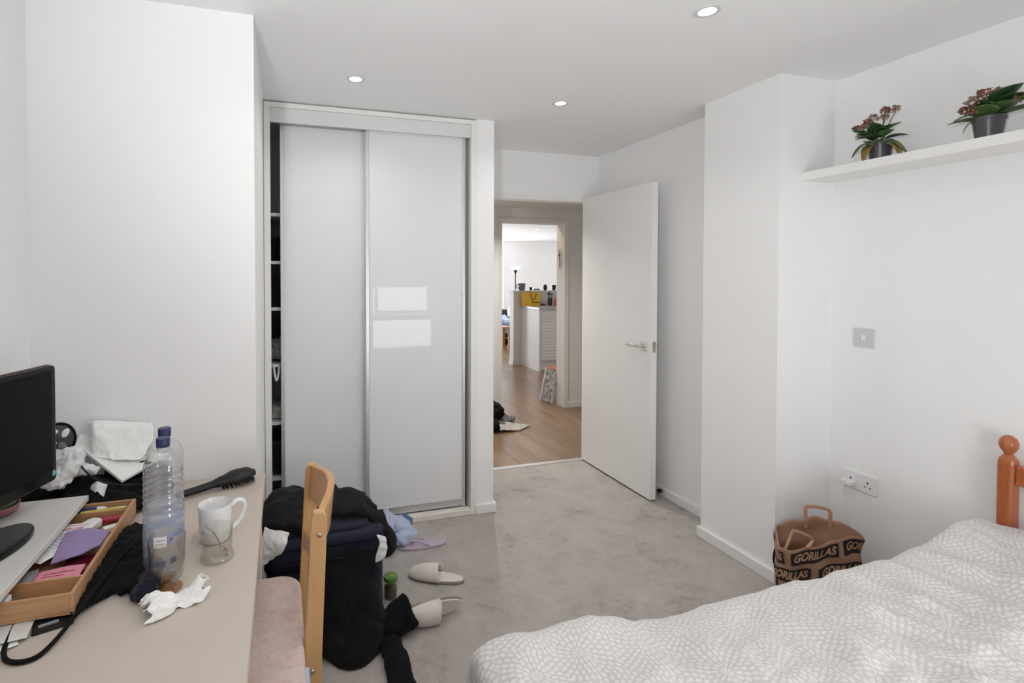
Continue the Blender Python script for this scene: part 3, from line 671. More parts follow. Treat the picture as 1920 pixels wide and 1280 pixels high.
for s0, dz, wd_, ht in ((.065, .014, .150, .058), (-.098, .018, .135, .056), (.232, .012, .14, .060), (-.020, .092, .150, .055), (.155, .105, .14, .055), (-.185, .10, .14, .05), (.07, .185, .14, .05), (-.10, .18, .14, .05), (.42, .03, .14, .05), (.50, .11, .14, .05)):
    stamp(s0, dz, wd_, ht, 'GORILLAS')
def bag_handle(sm0, sm1, rise, inset, name='paper_handle', mt='kraftl'):
    p0 = bag_pt(sm0, rim(sm0)-.045, -.004); p1 = bag_pt(sm1, rim(sm1)-.045, -.004); zt = max(p0.z, p1.z)+.045+rise
    c = (p0+p1)/2; ins = (bc-c); ins.z = 0; ins = ins.normalized()*inset
    a = V((p0.x, p0.y, zt-.012))+ins; b_ = V((p1.x, p1.y, zt-.012))+ins
    pts = [p0, V((p0.x, p0.y, p0.z+.045))+ins*.5, a, a.lerp(b_, .12)+V((0, 0, .012)), a.lerp(b_, .5)+V((0, 0, .016)), a.lerp(b_, .88)+V((0, 0, .012)), b_, V((p1.x, p1.y, p1.z+.045))+ins*.5, p1]
    mb = MB(); mb.tube(spline(pts, 40), (.0075, .0015), 8, up=ins.normalized()); build(name, mb, mt, bg, smooth=60)
bag_handle(.60, .510, .050, .004)
bag_handle(.012, .098, .040, .050)
# ================================================================== BED
bd = thing('bed', (1.5, .74, 0), 'single pine bed frame with turned post and rail headboard', 'bed')
def post(y):
    mb = MB(); a, c_ = .046, .007
    oct_ = [(a/2, -a/2+c_), (a/2, a/2-c_), (a/2-c_, a/2), (-a/2+c_, a/2), (-a/2, a/2-c_), (-a/2, -a/2+c_), (-a/2+c_, -a/2), (a/2-c_, -a/2)]
    X0 = 2.527
    def ring_(k, z): return [(X0+p*k, y+q*k, z) for p, q in oct_]
    vs = ring_(1, 0)+ring_(1, .775)+ring_(.93, .790)+ring_(.45, .808)
    fs = [tuple(range(7, -1, -1))]+[(i*8+j, i*8+(j+1) % 8, (i+1)*8+(j+1) % 8, (i+1)*8+j) for i in range(3) for j in range(8)]+[tuple(24+j for j in range(8))]
    mb.add(vs, fs); p = build('post', mb, 'pine', bd, bevel=(.0015, 2))
    build('finial', MB().lathe([(.0, .804), (.013, .806), (.0125, .813), (.018, .820), (.0255, .836), (.026, .850), (.021, .866), (.010, .876), (0, .878)], 24, (X0, y, 0)), 'pine', p, smooth=60)
post(1.166); post(.30)
build('headboard_rail', MB().box(2.515, 2.539, .323, 1.143, .705, .775), 'pineh', bd, bevel=(.004, 2))
build('headboard_rail', MB().box(2.515, 2.539, .323, 1.143, .45, .53), 'pineh', bd, bevel=(.004, 2))
for yy in (.29, 1.155): build('side_rail', MB().box(.50, 2.504, yy-.011, yy+.011, .20, .32), 'pine', bd, bevel=(.003, 2))
build('foot_board', MB().box(.475, .50, .279, 1.166, .18, .36), 'pineh', bd, bevel=(.003, 2))
for yy in (.30, 1.145): build('leg', MB().box(.48, .52, yy-.02, yy+.02, 0, .2), 'pine', bd, bevel=(.003, 2))
build('mattress', MB().prism(rrect(1.50, .722, 1.96, .82, .05), .30, .43), 'whitecloth', label='white mattress lying on the pine bed under the duvet', cat='mattress', bevel=(.02, 3))
# duvet: height profile of its far edge, wrinkled top, hanging sides
EDGE = [(.43, .500), (.48, .523), (.518, .534), (.562, .537), (.647, .521), (.734, .536), (.783, .540), (.833, .533), (.936, .494), (1.08, .483), (1.214, .493), (1.334, .500), (1.438, .504), (1.777, .504), (1.924, .507), (2.118, .535), (2.212, .563), (2.295, .588), (2.40, .592), (2.47, .560), (2.56, .52)]
def edge_z(x):
    if x <= EDGE[0][0]: return EDGE[0][1]
    for (a, za), (b_, zb) in zip(EDGE, EDGE[1:]):
        if x <= b_:
            t = (x-a)/(b_-a); return za+(zb-za)*(t*t*(3-2*t)*.6+t*.4)
    return EDGE[-1][1]
def sp(x, k=.018): return k*math.log1p(math.exp(max(-40, min(40, x/k)))) if x/k < 40 else x
wrA = folds(21, .013, 3.2, (.55, 1.25, 1)); wrB = folds(5, .007, 7.5, (1, .7, 1)); wrC = folds(15, .013, 9, (1, .8, 1), 2)
def duv(u, v):
    s = -.17+u*2.22; t = -.20+v*1.20                     # s from the foot, t from the far edge
    x = .447+sp(s); y = 1.197-sp(t)
    dx = sp(-s); dy = sp(-t)+sp(t-.94)
    if t > .94: y = 1.197-.94-sp(t-.94)*.15
    x -= .10*dx*0; y += .05*dy*(1 if t < .5 else -1)
    bl_ = math.exp(-max(0, t)/.20); ez = edge_z(x)
    pil = .075*math.exp(-((x-2.36)/.26)**2)*(1-math.exp(-max(0, t)/.08))
    mid = .512+.012*math.sin(x*4+y*3)+pil*.75
    z = ez*bl_+mid*(1-bl_)
    # diagonal drag wrinkles running from the pillow down to the near foot
    p = V((x*.86+y*.5, -x*.5+y*.86, 0)); inner = 1-.75*math.exp(-max(0, t)/.10)
    z += (wrA(p)+wrB(V((x, y, 0))))*inner
    ph_ = (x+.30*y)*34+3.2*noise.noise(V((x*2.2, y*1.6, 3))); rd = (1-abs(math.sin(ph_*.5)))**1.6
    z += .034*rd*math.exp(-((x-1.85)/.50)**2)*inner*(.55+.45*noise.noise(V((x*3, y*2.2, 8)))*2)
    z += wrC(V((x, y*.55, 0)))*inner*(.4+.6*min(1, max(0, (x-.9)/.6)))
    hang = dx+dy
    x += .012*math.sin(y*34)*min(1, dx/.06); y += .010*math.sin(x*22)*min(1, dy/.06)
    return V((x, y, z-hang))
mb = MB(); mb.grid(duv, 190, 116); me = mb.mesh('duvet')
link('duvet', me, 'duvet', org=(1.5, .74, .43), smooth=180, solid=.012, label='crumpled greige duvet with pale petal circles spread over the bed', cat='duvet')

# ================================================================== DESK
DT = .725
dk = thing('desk', (-.43, 1.25, 0), 'long beige topped desk against the wall, crowded with clutter', 'desk')
build('desktop', MB().box(XL+.006, -.066, .55, YB-.002, .700, DT), 'desk', dk, bevel=(.0015, 2))
build('edge_band', MB().box(-.066, -.0645, .55, YB-.002, .7005, DT-.0005), 'deskedge', dk)
for x, y in ((-.10, 1.935), (-.10, .59), (-.755, 1.935), (-.755, .59)): build('leg', MB().box(x-.022, x+.022, y-.022, y+.022, 0, .70), 'whiteplastic', dk, bevel=(.003, 2))
build('apron', MB().box(-.755, -.13, 1.925, 1.945, .62, .70), 'whiteplastic', dk)

# monitor
e = V((.282, .9594, 0)); nrm = V((.9594, -.282, 0)); a_ = -e
MM = Matrix(((a_.x, nrm.x, 0), (a_.y, nrm.y, 0), (0, 0, 1)))
mr = V((-.611, 1.655, 0)); mc = mr+a_*.25
RT = .808      # top of the riser
mo = thing('monitor', (mc.x, mc.y, RT), 'black flat screen monitor turned off on the white riser', 'monitor')
def ml(along, out, z): return mr+a_*along+nrm*out+V((0, 0, z))
mb = MB().prism(rrect(.25, 1.046, .50, .322, .012, 4), -.030, 0, lambda p, q, h: ml(p, h, q)); build('casing', mb, 'blackgloss', mo, bevel=(.004, 2))
build('screen', MB().obox(ml(.25, .0012, 1.054), (.462, .002, .276), MM), 'screen', mo)
build('rim', MB().prism(rrect(.25, 1.046, .503, .325, .013, 4), -.022, -.012, lambda p, q, h: ml(p, h, q)), 'maroon', mo)
build('sticker', MB().obox(ml(.0125, .0008, .907), (.010, .001, .014), MM), 'cyan', mo)
build('neck', MB().obox(ml(.25, -.02, .86), (.07, .022, .11), MM), 'blackgloss', mo, bevel=(.004, 2))
mb = MB().prism([(ml(.25+.125*math.cos(i/36*6.2832), .012+.068*math.sin(i/36*6.2832), 0).x, ml(.25+.125*math.cos(i/36*6.2832), .012+.068*math.sin(i/36*6.2832), 0).y) for i in range(36)], RT+.001, RT+.015)
build('stand_base', mb, 'blackgloss', mo, bevel=(.004, 3))

# riser with its bamboo drawer pulled out
rs = thing('monitor_riser', (-.6, 1.47, DT), 'white topped monitor riser with a bamboo drawer pulled out', 'riser')
build('riser_board', MB().box(-.785, -.553, 1.20, 1.712, RT-.016, RT), 'riser', rs, bevel=(.0015, 2))
for y in (1.205, 1.70): build('riser_leg', MB().box(-.782, -.57, y-.004, y+.008, DT+.001, RT-.016), 'bambooend', rs, bevel=(.001, 1))
DX0, DX1, DY0, DY1, DZ0, DZ1 = -.700, -.430, 1.236, 1.716, .737, .781
drw = build('drawer', MB().box(DX0, DX1, DY0, DY1, DZ0, DZ0+.005), 'bamboo', rs)
build('drawer_front', MB().box(DX1-.008, DX1, DY0, DY1, DZ0, DZ1), 'bamboo', drw, bevel=(.001, 2))
for y0, y1, zt in ((DY0, DY0+.008, DZ1), (DY1-.008, DY1, DZ1), (1.316, 1.322, DZ1-.006), (1.660, 1.666, DZ1-.006)):
    build('drawer_wall', MB().box(DX0, DX1-.008, y0, y1, DZ0+.005, zt), 'bambooend', drw, bevel=(.001, 2))
build('drawer_back', MB().box(DX0, DX0+.008, DY0, DY1, DZ0+.005, DZ1), 'bamboo', drw)
ZF = DZ0+.0055
# contents of the drawer
def pen(p0, p1, r, body, tip, label, cat='pen', tl=.16):
    p0, p1 = V(p0), V(p1); t = thing('pen' if cat == 'pen' else cat, (p0+p1)/2, label, cat)
    q = p0.lerp(p1, 1-tl); build('barrel', MB().tube([p0, q], r, 10), body, t, smooth=40)
    build('tip', MB().tube([q, q.lerp(p1, .6), p1], [r*.98, r*.8, r*.25], 10), tip, t, smooth=40)
pen((-.60, 1.700, ZF+.020), (-.449, 1.703, ZF+.022), .0045, 'greypen', 'greyplastic', 'slim grey pen along the far wall of the drawer')
pen((-.60, 1.682, ZF+.030), (-.500, 1.692, ZF+.030), .0065, 'bluepen', 'whiteplastic', 'navy blue pen with white tip in the drawer', tl=.25)
pen((-.56, 1.6705, ZF+.031), (-.446, 1.6715, ZF+.033), .0038, 'yellowpen', 'yellowpen', 'yellow pencil against the far drawer divider', cat='pencil', tl=.08)
mt_ = rz(.10)
build('glasses_case', MB().prism([(p*math.cos(1.05)-q*math.sin(1.05)-.530, p*math.sin(1.05)+q*math.cos(1.05)+1.592) for p, q in rrect(0, 0, .105, .042, .018)], ZF+.006, ZF+.028), 'whiteplastic', bevel=(.007, 3), label='white rounded plastic case lying in the drawer', cat='case')
pen((-.535, 1.645, ZF+.012), (-.445, 1.648, ZF+.014), .0085, 'redp', 'redp', 'thick red marker beside the white case', cat='marker', tl=.1)
build('eraser', MB().obox((-.462, 1.600, ZF+.009), (.042, .022, .012), rz(.5)), 'paper', bevel=(.002, 2), label='small white eraser in the drawer corner', cat='eraser')
def sheet(name, cx, cy, z, wx, wy, yaw, mt, label, cat, tilt=(0, 0), wav=.0015, printed=None, seed=1):
    t = thing(name, (cx, cy, z), label, cat)
    R3 = rz(yaw)@Matrix.Rotation(tilt[0], 3, 'X')@Matrix.Rotation(tilt[1], 3, 'Y')
    def f_(x, y, o=0): return V((cx, cy, z))+R3@V((x, y, wav*math.sin(x*60+seed)*math.cos(y*45+seed*2)+o))
    mb = MB().grid(lambda u, v: f_((u-.5)*wx, (v-.5)*wy), 12, 12); build('leaf_of_paper', mb, mt, t, smooth=180, solid=.0006)
    for (txt, x, y, sz, ink, ya) in (printed or []):
        if txt:
            vs, fs = text_mb(txt, sz, .0003, 0, .9, 0); R4 = Matrix.Rotation(ya, 3, 'Z')
            build('lettering', MB().add([f_(x+(R4@q).x, y+(R4@q).y, .0009) for q in vs], fs), ink, t)
        else:
            build('print_line', MB().grid(lambda u, v: f_(x+(u-.5)*sz, y+(v-.5)*.0022, .0009), 8, 2), ink, t)
    return t
sheet('card', -.542, 1.568, ZF+.034, .095, .05, -.05, 'paper', 'white card with red lettering under the white case', 'card', printed=[('CENTER', .0, -.004, .015, 'redink', 0), ('', .0, .014, .06, 'redink', 0)], seed=2)
sheet('receipt', -.562, 1.482, ZF+.030, .075, .135, -.42, 'paper', 'long white printed receipt sticking out from under the riser', 'receipt', printed=[('', -.002, .045-.012*i, .036-.006*(i % 3), 'greyink', 0) for i in range(7)], tilt=(0, .08), seed=3)
me = patchgrid([[(-.553, 1.560, ZF+.030), (-.50, 1.553, ZF+.036), (-.449, 1.535, ZF+.026)], [(-.548, 1.50, ZF+.032), (-.49, 1.49, ZF+.037), (-.447, 1.50, ZF+.03)], [(-.535, 1.405, ZF+.026), (-.49, 1.42, ZF+.028), (-.45, 1.46, ZF+.03)]], 30, 30).mesh('p'); displace(me, crumple(8, .002, .03))
link('lavender_pouch', me, 'purple', smooth=180, solid=.004, label='lavender fabric pouch lying across the drawer', cat='pouch')
sheet('pink_note', -.505, 1.368, ZF+.018, .095, .055, .08, 'pinkpaper', 'pink paper note with printing near the drawer divider', 'note', printed=[('', 0, .004, .06, 'maroon', 0), ('', -.01, -.008, .045, 'maroon', 0)], seed=4)
sheet('leaflet', -.585, 1.372, ZF+.015, .07, .06, .3, 'greypen', 'grey patterned leaflet in the shadow under the riser edge', 'leaflet', seed=5)
build('red_notebook', MB().obox((-.475, 1.40, ZF+.006), (.075, .11, .010), rz(.1)), 'maroon', bevel=(.001, 2), label='dark red notebook under the lavender pouch', cat='notebook')
pg = thing('plug_adapter', (-.575, 1.285, ZF), 'white two pin plug adapter in the near drawer compartment', 'plug')
build('plug_body', MB().obox((-.590, 1.277, ZF+.014), (.055, .036, .026), rz(.12)), 'whiteplastic', pg, bevel=(.006, 3))
for d in (-.009, .009): build('pin', MB().tube([(-.563-d*.1, 1.280+d, ZF+.016), (-.540-d*.1, 1.283+d, ZF+.017)], .0022, 8), 'steel', pg, smooth=60)

# black bag and papers beneath the riser
tb = thing('black_tote_bag', (-.45, 1.35, DT), 'black fabric bag with long cord handles squashed under the drawer', 'bag')
mb = MB(); etube(mb, [(-.42, 1.62, .738), (-.385, 1.50, .745), (-.40, 1.36, .740), (-.44, 1.25, .735)], [(.03, .010), (.05, .018), (.052, .018), (.02, .008)]); etube(mb, [(-.36, 1.42, .745), (-.325, 1.36, .745), (-.345, 1.29, .738)], [(.03, .017), (.042, .020), (.028, .012)]); mb.box(-.58, -.44, 1.25, 1.66, .727, .734)
me = remesh(mb, .005, 3, folds(31, .006, 34), .7255); link('bag_cloth', me, 'black', tb, smooth=180)
build('cord_handle', MB().tube(spline([(-.455, 1.470, .733), (-.424, 1.497, .742), (-.398, 1.510, .752), (-.377, 1.488, .756), (-.378, 1.444, .764), (-.392, 1.353, .764), (-.408, 1.264, .756), (-.421, 1.21, .744), (-.436, 1.158, .734), (-.452, 1.125, .7305), (-.478, 1.118, .7305), (-.505, 1.132, .7305), (-.522, 1.165, .7305), (-.533, 1.21, .731), (-.542, 1.26, .731)], 90), .0046, 10), 'black', tb, smooth=180)
build('woven_label', MB().obox((-.470, 1.222, .7315), (.034, .006, .006), rz(.35)), 'greypen', tb)
build('card_wallet', MB().obox((-.465, 1.232, .7285), (.07, .05, .006), rz(.3)), 'blackplastic', bevel=(.002, 2), label='flat dark card wallet under the near drawer corner', cat='wallet')
sheet('envelope', -.548, 1.212, .7345, .10, .07, .15, 'greyplastic', 'pale grey envelope poking out below the drawer', 'envelope', wav=.001, seed=6)
sheet('folded_paper', -.548, 1.180, .7285, .075, .05, .5, 'paper', 'white folded paper under the cord handle', 'paper', wav=.001, seed=7)
me = remesh(etube(MB(), [(-.305, 1.325, .745), (-.30, 1.285, .747), (-.315, 1.25, .738)], [(.022, .018), (.026, .020), (.02, .012)]), .004, 3, folds(33, .004, 40), .7255)
link('navy_sock', me, 'navydark', smooth=180, label='dark navy knitted bundle beside the stemmed glass', cat='sock')

# pink dish beside the monitor
dd = thing('pink_dish', (-.742, 1.640, RT), 'dusty pink dish holding something green by the monitor', 'dish')
build('bowl', MB().lathe([(0, .001), (.032, .001), (.044, .012), (.047, .026), (.045, .026), (.040, .012), (0, .006)], 28, (-.742, 1.640, RT)), 'pinkplastic', dd, smooth=50)
build('green_lid', MB().lathe([(.0, .040), (.03, .038), (.038, .030), (.038, .020), (0, .02)], 24, (-.742, 1.640, RT)), 'leaf', dd, smooth=40)

# clothes pile in the corner of the desk
mb = MB()
etube(mb, [(-.77, 1.84, .76), (-.66, 1.83, .782), (-.55, 1.84, .765), (-.44, 1.86, .755), (-.36, 1.87, .74)], [(.05, .03), (.075, .042), (.075, .036), (.07, .032), (.04, .015)])
etube(mb, [(-.70, 1.77, .75), (-.60, 1.755, .763), (-.50, 1.765, .757), (-.42, 1.74, .745)], [(.035, .02), (.045, .032), (.045, .03), (.03, .016)])
etube(mb, [(-.56, 1.90, .78), (-.46, 1.91, .79), (-.38, 1.915, .765)], [(.04, .035), (.045, .04), (.03, .025)])
link('black_clothes', remesh(mb, .006, 4, folds(41, .010, 24), .7255), 'black', smooth=180, label='pile of crumpled black clothes behind the monitor riser', cat='clothes')
me = patchgrid([[(-.576, 1.80, .800), (-.554, 1.795, .816), (-.530, 1.80, .802)], [(-.565, 1.775, .795), (-.548, 1.765, .803), (-.528, 1.77, .79)], [(-.550, 1.757, .775), (-.540, 1.748, .78), (-.528, 1.75, .77)]], 16, 16).mesh('c'); displace(me, folds(43, .002, 60))
link('white_cuff', me, 'whitecloth', smooth=180, solid=.003, label='white cloth cuff showing among the black clothes on the desk', cat='cloth')
# round patterned puff
pf_ = thing('powder_puff', (-.668, 1.80, .90), 'round black and white patterned pouch propped behind the monitor', 'pouch')
PR = V((.33, -.90, .28)).to_track_quat('Z', 'Y').to_matrix()
mb = MB(); mb.ball((-.664, 1.812, .952), (.040, .045, .026), 24, rot=PR); build('pouch_body', mb, 'dark', pf_, smooth=180)
mb = MB(); mb.tube([V((-.664, 1.812, .952))+PR@V((.041*math.cos(i/28*6.2832), .046*math.sin(i/28*6.2832), 0)) for i in range(28)], .0055, 8, closed=True); build('black_rim', mb, 'black', pf_, smooth=180)
for i, (p, q, s_) in enumerate(((-.018, .022, .020), (.016, .014, .018), (.008, -.020, .020), (-.014, -.008, .016))):
    build('pale_patch', MB().ball(V((-.664, 1.812, .952))+PR@V((p, q, .020)), (s_, s_*.55, .007), 10, rot=PR@rz(i)), 'whitecloth' if i != 2 else 'greycloth', pf_, smooth=180)
# white crumpled shirt
mb = MB()
etube(mb, [(-.665, 1.80, .915), (-.63, 1.785, .905), (-.60, 1.80, .918)], [(.020, .02), (.03, .022), (.018, .016)])
etube(mb, [(-.60, 1.79, .915), (-.615, 1.765, .875), (-.645, 1.745, .835)], [(.016, .02), (.024, .022), (.026, .02)])
etube(mb, [(-.67, 1.78, .89), (-.655, 1.755, .86), (-.665, 1.74, .83)], [(.02, .02), (.028, .024), (.02, .02)])
etube(mb, [(-.64, 1.78, .87), (-.60, 1.80, .86), (-.56, 1.81, .845)], [(.02, .02), (.02, .016), (.012, .008)])
link('white_shirt', remesh(mb, .005, 3, folds(47, .008, 34)), 'whitecloth', smooth=180, label='crumpled white shirt piled beside the monitor edge', cat='shirt')
# leaning white board and the cloth on it
A = V((-.489, 1.800, .809)); B = V((-.660, 1.930, .900)); Cc = V((-.655, 1.958, .925)); E_ = V((-.385, 1.960, .905)); D_ = V((-.385, 1.950, .832))
n_ = (B-A).cross(D_-A).normalized(); mb = MB(); q = [A, D_, E_, Cc, B]
mb.add([p for p in q]+[p-n_*.010*(1 if n_.z > 0 else -1) for p in q], [(0, 1, 2, 3, 4), (9, 8, 7, 6, 5)]+[(i, (i+1) % 5, 5+(i+1) % 5, 5+i) for i in range(5)])
build('white_folder', mb, 'paper', bevel=(.001, 1), label='white card folder leaning on the clothes against the wall', cat='folder')
me = patchgrid([[(-.635, 1.955, .955), (-.60, 1.952, .968), (-.53, 1.955, .958), (-.44, 1.957, .945)], [(-.612, 1.930, .960), (-.592, 1.925, .966), (-.52, 1.935, .938), (-.43, 1.94, .925)], [(-.605, 1.905, .915), (-.585, 1.900, .915), (-.52, 1.905, .885), (-.43, 1.92, .885)], [(-.602, 1.898, .872), (-.57, 1.890, .868), (-.52, 1.880, .858), (-.45, 1.895, .850)], [(-.598, 1.885, .866), (-.56, 1.878, .861), (-.51, 1.870, .853), (-.46, 1.885, .843)]], 40, 40).mesh('c'); displace(me, folds(51, .003, 22))
link('white_napkin', me, 'tissue', smooth=180, solid=.003, label='white paper napkin draped over the leaning folder', cat='napkin')
build('black_cable', MB().tube(spline([(-.62, 1.775, .92), (-.60, 1.765, .895), (-.565, 1.76, .850), (-.53, 1.765, .822), (-.49, 1.775, .806), (-.44, 1.79, .795)], 30), .0028, 8), 'blackplastic', smooth=180, label='thin black cable crossing the clothes below the folder', cat='cable')

# hair brush
hb = thing('hair_brush', (-.2, 1.86, DT), 'black paddle hair brush lying on the desk by the wall', 'brush')
ph = [(-.335, 1.800, .742), (-.29, 1.820, .743), (-.24, 1.843, .747), (-.20, 1.860, .752), (-.16, 1.878, .757), (-.125, 1.893, .758), (-.10, 1.903, .756)]
build('brush_body', MB().tube(spline(ph, 40), lerpl([(.010, .010), (.0125, .012), (.0135, .012), (.024, .014), (.036, .016), (.034, .015), (.014, .010)], 40), 16, up=(0, -.25, 1)), 'blackplastic', hb, smooth=180)
mb = MB(); rnd = random.Random(3)
for i in range(10):
    for j in range(-4, 5):
        f_ = .50+.047*i; c = V(spline(ph, 101)[int(f_*100)]); wd_ = .026*math.sin(min(1, (f_-.42)/.35)*math.pi/2)*(1 if f_ < .93 else .6)
        side = V((-.43, .9, 0)); p = c+side*(j/4*wd_); mb.tube([p+V((0, 0, -.009)), p+V((.002, -.003, -.028))], [.0014, .0008], 5)
build('bristles', mb, 'blackplastic', hb, kind='stuff')

# water bottles
def bottle(x, y, label):
    t = thing('water_bottle', (x, y, DT), label, 'bottle', 'empty water bottles')
    prof = [(.0, .006), (.020, .004), (.036, .001), (.0435, .010), (.0440, .034)]
    for i in range(10): z = .036+i*.012; prof.append((.0436, z))
    z = .158
    for i in range(7): prof += [(.0440, z), (.0446, z+.004), (.0418, z+.008), (.0418, z+.011)]; z += .0145
    for i in range(14):
        a = i/13; prof.append((.0440-(.0440-.0125)*a**1.9, z+.002+.048*math.sin(a*math.pi/2)**.95))
    z = prof[-1][1]
    prof += [(.0122, z+.006), (.0155, z+.007), (.0155, z+.009), (.0122, z+.010), (.0122, z+.014)]
    build('bottle_body', MB().lathe(prof, 40, (x, y, DT)), 'pet', t, smooth=50)
    build('bottle_label', MB().lathe([(.0450, .034), (.0450, .096), (.0450, .150)], 48, (x, y, DT)), 'label', t, smooth=180)
    zc = z+.008
    build('bottle_cap', MB().lathe([(.0148, zc), (.0150, zc+.004)], 40, (x, y, DT)).lathe([(.0150, zc+.005), (.0150, zc+.019), (.0138, zc+.0215), (0, zc+.022)], 60, (x, y, DT), rmod=lambda th, i: 1+.012*math.cos(30*th)), 'cap', t, smooth=30)
    return t
b1 = bottle(-.280, 1.354, 'empty ribbed water bottle with navy cap, the nearer of the two')
b2 = bottle(-.294, 1.440, 'empty ribbed water bottle with navy cap, behind the other')
# printed marks on the nearer label
def lab(dx, dz, w_, h_, mt, txt=None):
    vs = []; th0 = math.atan2(-1.354, .28)+dx/.0456
    if txt:
        tv, fs = text_mb(txt, h_, .0004, 0, 1, 0)
        pts = [(v.x, v.y) for v in tv]
    else:
        pts = [((u/8-.5)*w_, (v-.5)*h_) for u in range(9) for v in range(2)]; fs = [(i*2, i*2+2, i*2+3, i*2+1) for i in range(8)]
    build('label_print', MB().add([(-.280+.0456*math.cos(th0+p/.0456), 1.354+.0456*math.sin(th0+p/.0456), DT+dz+q) for p, q in pts], fs), mt, LB)
LB = [c for c in b1.children if c.name.startswith('bottle_label')][0]
lab(-.008, .105, .028, .026, 'whiteplastic'); lab(.016, .108, .005, .005, 'redp'); lab(-.010, .054, .026, .012, 'bluepen'); lab(.020, .056, .014, .013, 'bluepen'); lab(-.008, .109, .018, .003, 'greyink'); lab(-.008, .101, .020, .002, 'greyink')

# white mug
mg = thing('white_mug', (-.183, 1.506, DT), 'plain white ceramic mug at the back of the desk edge', 'mug')
build('mug_body', MB().lathe([(0, .001), (.034, .001), (.038, .006), (.041, .03), (.0445, .098), (.0435, .101), (.0420, .098), (.0385, .03), (.034, .008), (0, .006)], 48, (-.183, 1.506, DT)), 'ceramic', mg, smooth=50)
hdv = V((.90, .25, 0)).normalized(); c0 = V((-.183, 1.506, DT))
build('mug_handle', MB().tube(spline([c0+hdv*.042+V((0, 0, .085)), c0+hdv*.060+V((0, 0, .096)), c0+hdv*.076+V((0, 0, .088)), c0+hdv*.078+V((0, 0, .066)), c0+hdv*.062+V((0, 0, .036)), c0+hdv*.038+V((0, 0, .018))], 26), (.0062, .0045), 12, up=(.25, -.9, .3)), 'ceramic', mg, smooth=180)
# glass mug with spoon
gm = thing('glass_mug', (-.166, 1.404, DT), 'clear glass mug with a heavy base in front of the white mug', 'mug')
build('glass_wall', MB().lathe([(.036, .012), (.0365, .05), (.0385, .082), (.0372, .0825), (.035, .05), (.0335, .014)], 40, (-.166, 1.404, DT)), 'glass', gm, smooth=60)
build('glass_base', MB().lathe([(0, .001), (.036, .001), (.041, .006), (.0405, .012), (.036, .016), (.02, .013), (0, .012)], 40, (-.166, 1.404, DT)), 'glassw', gm, smooth=50)
c1 = V((-.166, 1.404, DT)); hd2 = V((-.93, .35, 0)).normalized()
build('glass_handle', MB().tube(spline([c1+hd2*.037+V((0, 0, .064)), c1+hd2*.056+V((0, 0, .060)), c1+hd2*.062+V((0, 0, .042)), c1+hd2*.052+V((0, 0, .024)), c1+hd2*.038+V((0, 0, .018))], 20), (.006, .004), 10), 'glass', gm, smooth=180)
sn = thing('teaspoon', (-.16, 1.40, DT+.015), 'dull metal teaspoon standing in the glass mug', 'spoon')
build('spoon_handle', MB().tube(spline([(-.194, 1.408, DT+.083), (-.178, 1.406, DT+.070), (-.165, 1.402, DT+.050), (-.157, 1.400, DT+.034)], 16), [(.0055-.003*i/15, .0013) for i in range(16)], 8, up=(.5, 0, .8)), 'spoon', sn, smooth=180)
build('spoon_bowl', MB().ball((-.151, 1.398, DT+.025), (.013, .008, .0035), 14, rot=Matrix.Rotation(.7, 3, 'Y')), 'spoon', sn, smooth=180)
# ribbed stemmed glass
gx, gy = -.262, 1.297
sg = thing('stemmed_glass', (gx, gy, DT), 'ribbed stemmed glass with amber foot in front of the bottles', 'glass')
build('foot', MB().lathe([(0, .001), (.031, .001), (.0325, .003), (.028, .006), (.012, .010), (.0085, .016)], 40, (gx, gy, DT)), 'amber', sg, smooth=50)
build('stem', MB().lathe([(.0085, .016), (.0085, .022), (.013, .028), (.020, .031)], 32, (gx, gy, DT)), 'amber', sg, smooth=50)
pr = [(.012, .030), (.022, .033), (.031, .042), (.0355, .055), (.0375, .075), (.0390, .100), (.0405, .124), (.0395, .1245), (.0378, .10), (.0362, .075), (.034, .056), (.029, .044), (.018, .036), (0, .034)]
build('bowl', MB().lathe(pr, 144, (gx, gy, DT), rmod=lambda th, i: 1+(.016*math.cos(36*th) if 1 <= i <= 4 else 0)), 'smoke', sg, smooth=60)
# crumpled tissue
ck = crumple(61, .006, .016, 9); ck2 = crumple(62, .0022, .006, 8)
def tiss(u, v):
    c = V((-.286, 1.203, 0)).lerp(V((-.176, 1.250, 0)), u); ax = V((.92, .39, 0)); sd = V((-.39, .92, 0))
    hw = .036-.012*u+.010*math.sin(u*9)*(.4 if u > .3 else .2)
    if .42 < u < .62: hw *= 1-.30*math.sin((u-.42)/.20*math.pi)
    p = c+sd*((v-.5)*2*hw)+ax*(.010*tri(v*9+1)*(1 if u < .2 or u > .85 else .25))
    dome = (1-(2*v-1)**2)*(.026+.012*math.sin(u*7+.6))
    p.z = .728+dome+.0065*tri(v*11+u*2.2+.6*math.sin(u*8))*(.35+.65*(1-(2*v-1)**2))
    d = V((ck(p*1.0+V((0, 0, 0)))*.5, ck(p+V((.3, .1, .2)))*.5, ck(p+V((.1, .5, .7)))+ck2(p)))
    p = p+d; p.z = max(p.z, .7262+.001*tri(v*40)); return p
me = MB().grid(tiss, 64, 60).mesh('tissue')
link('crumpled_tissue', me, 'tissue', smooth=30, solid=.0008, label='crumpled white tissue on the desk in front of the glasses', cat='tissue')
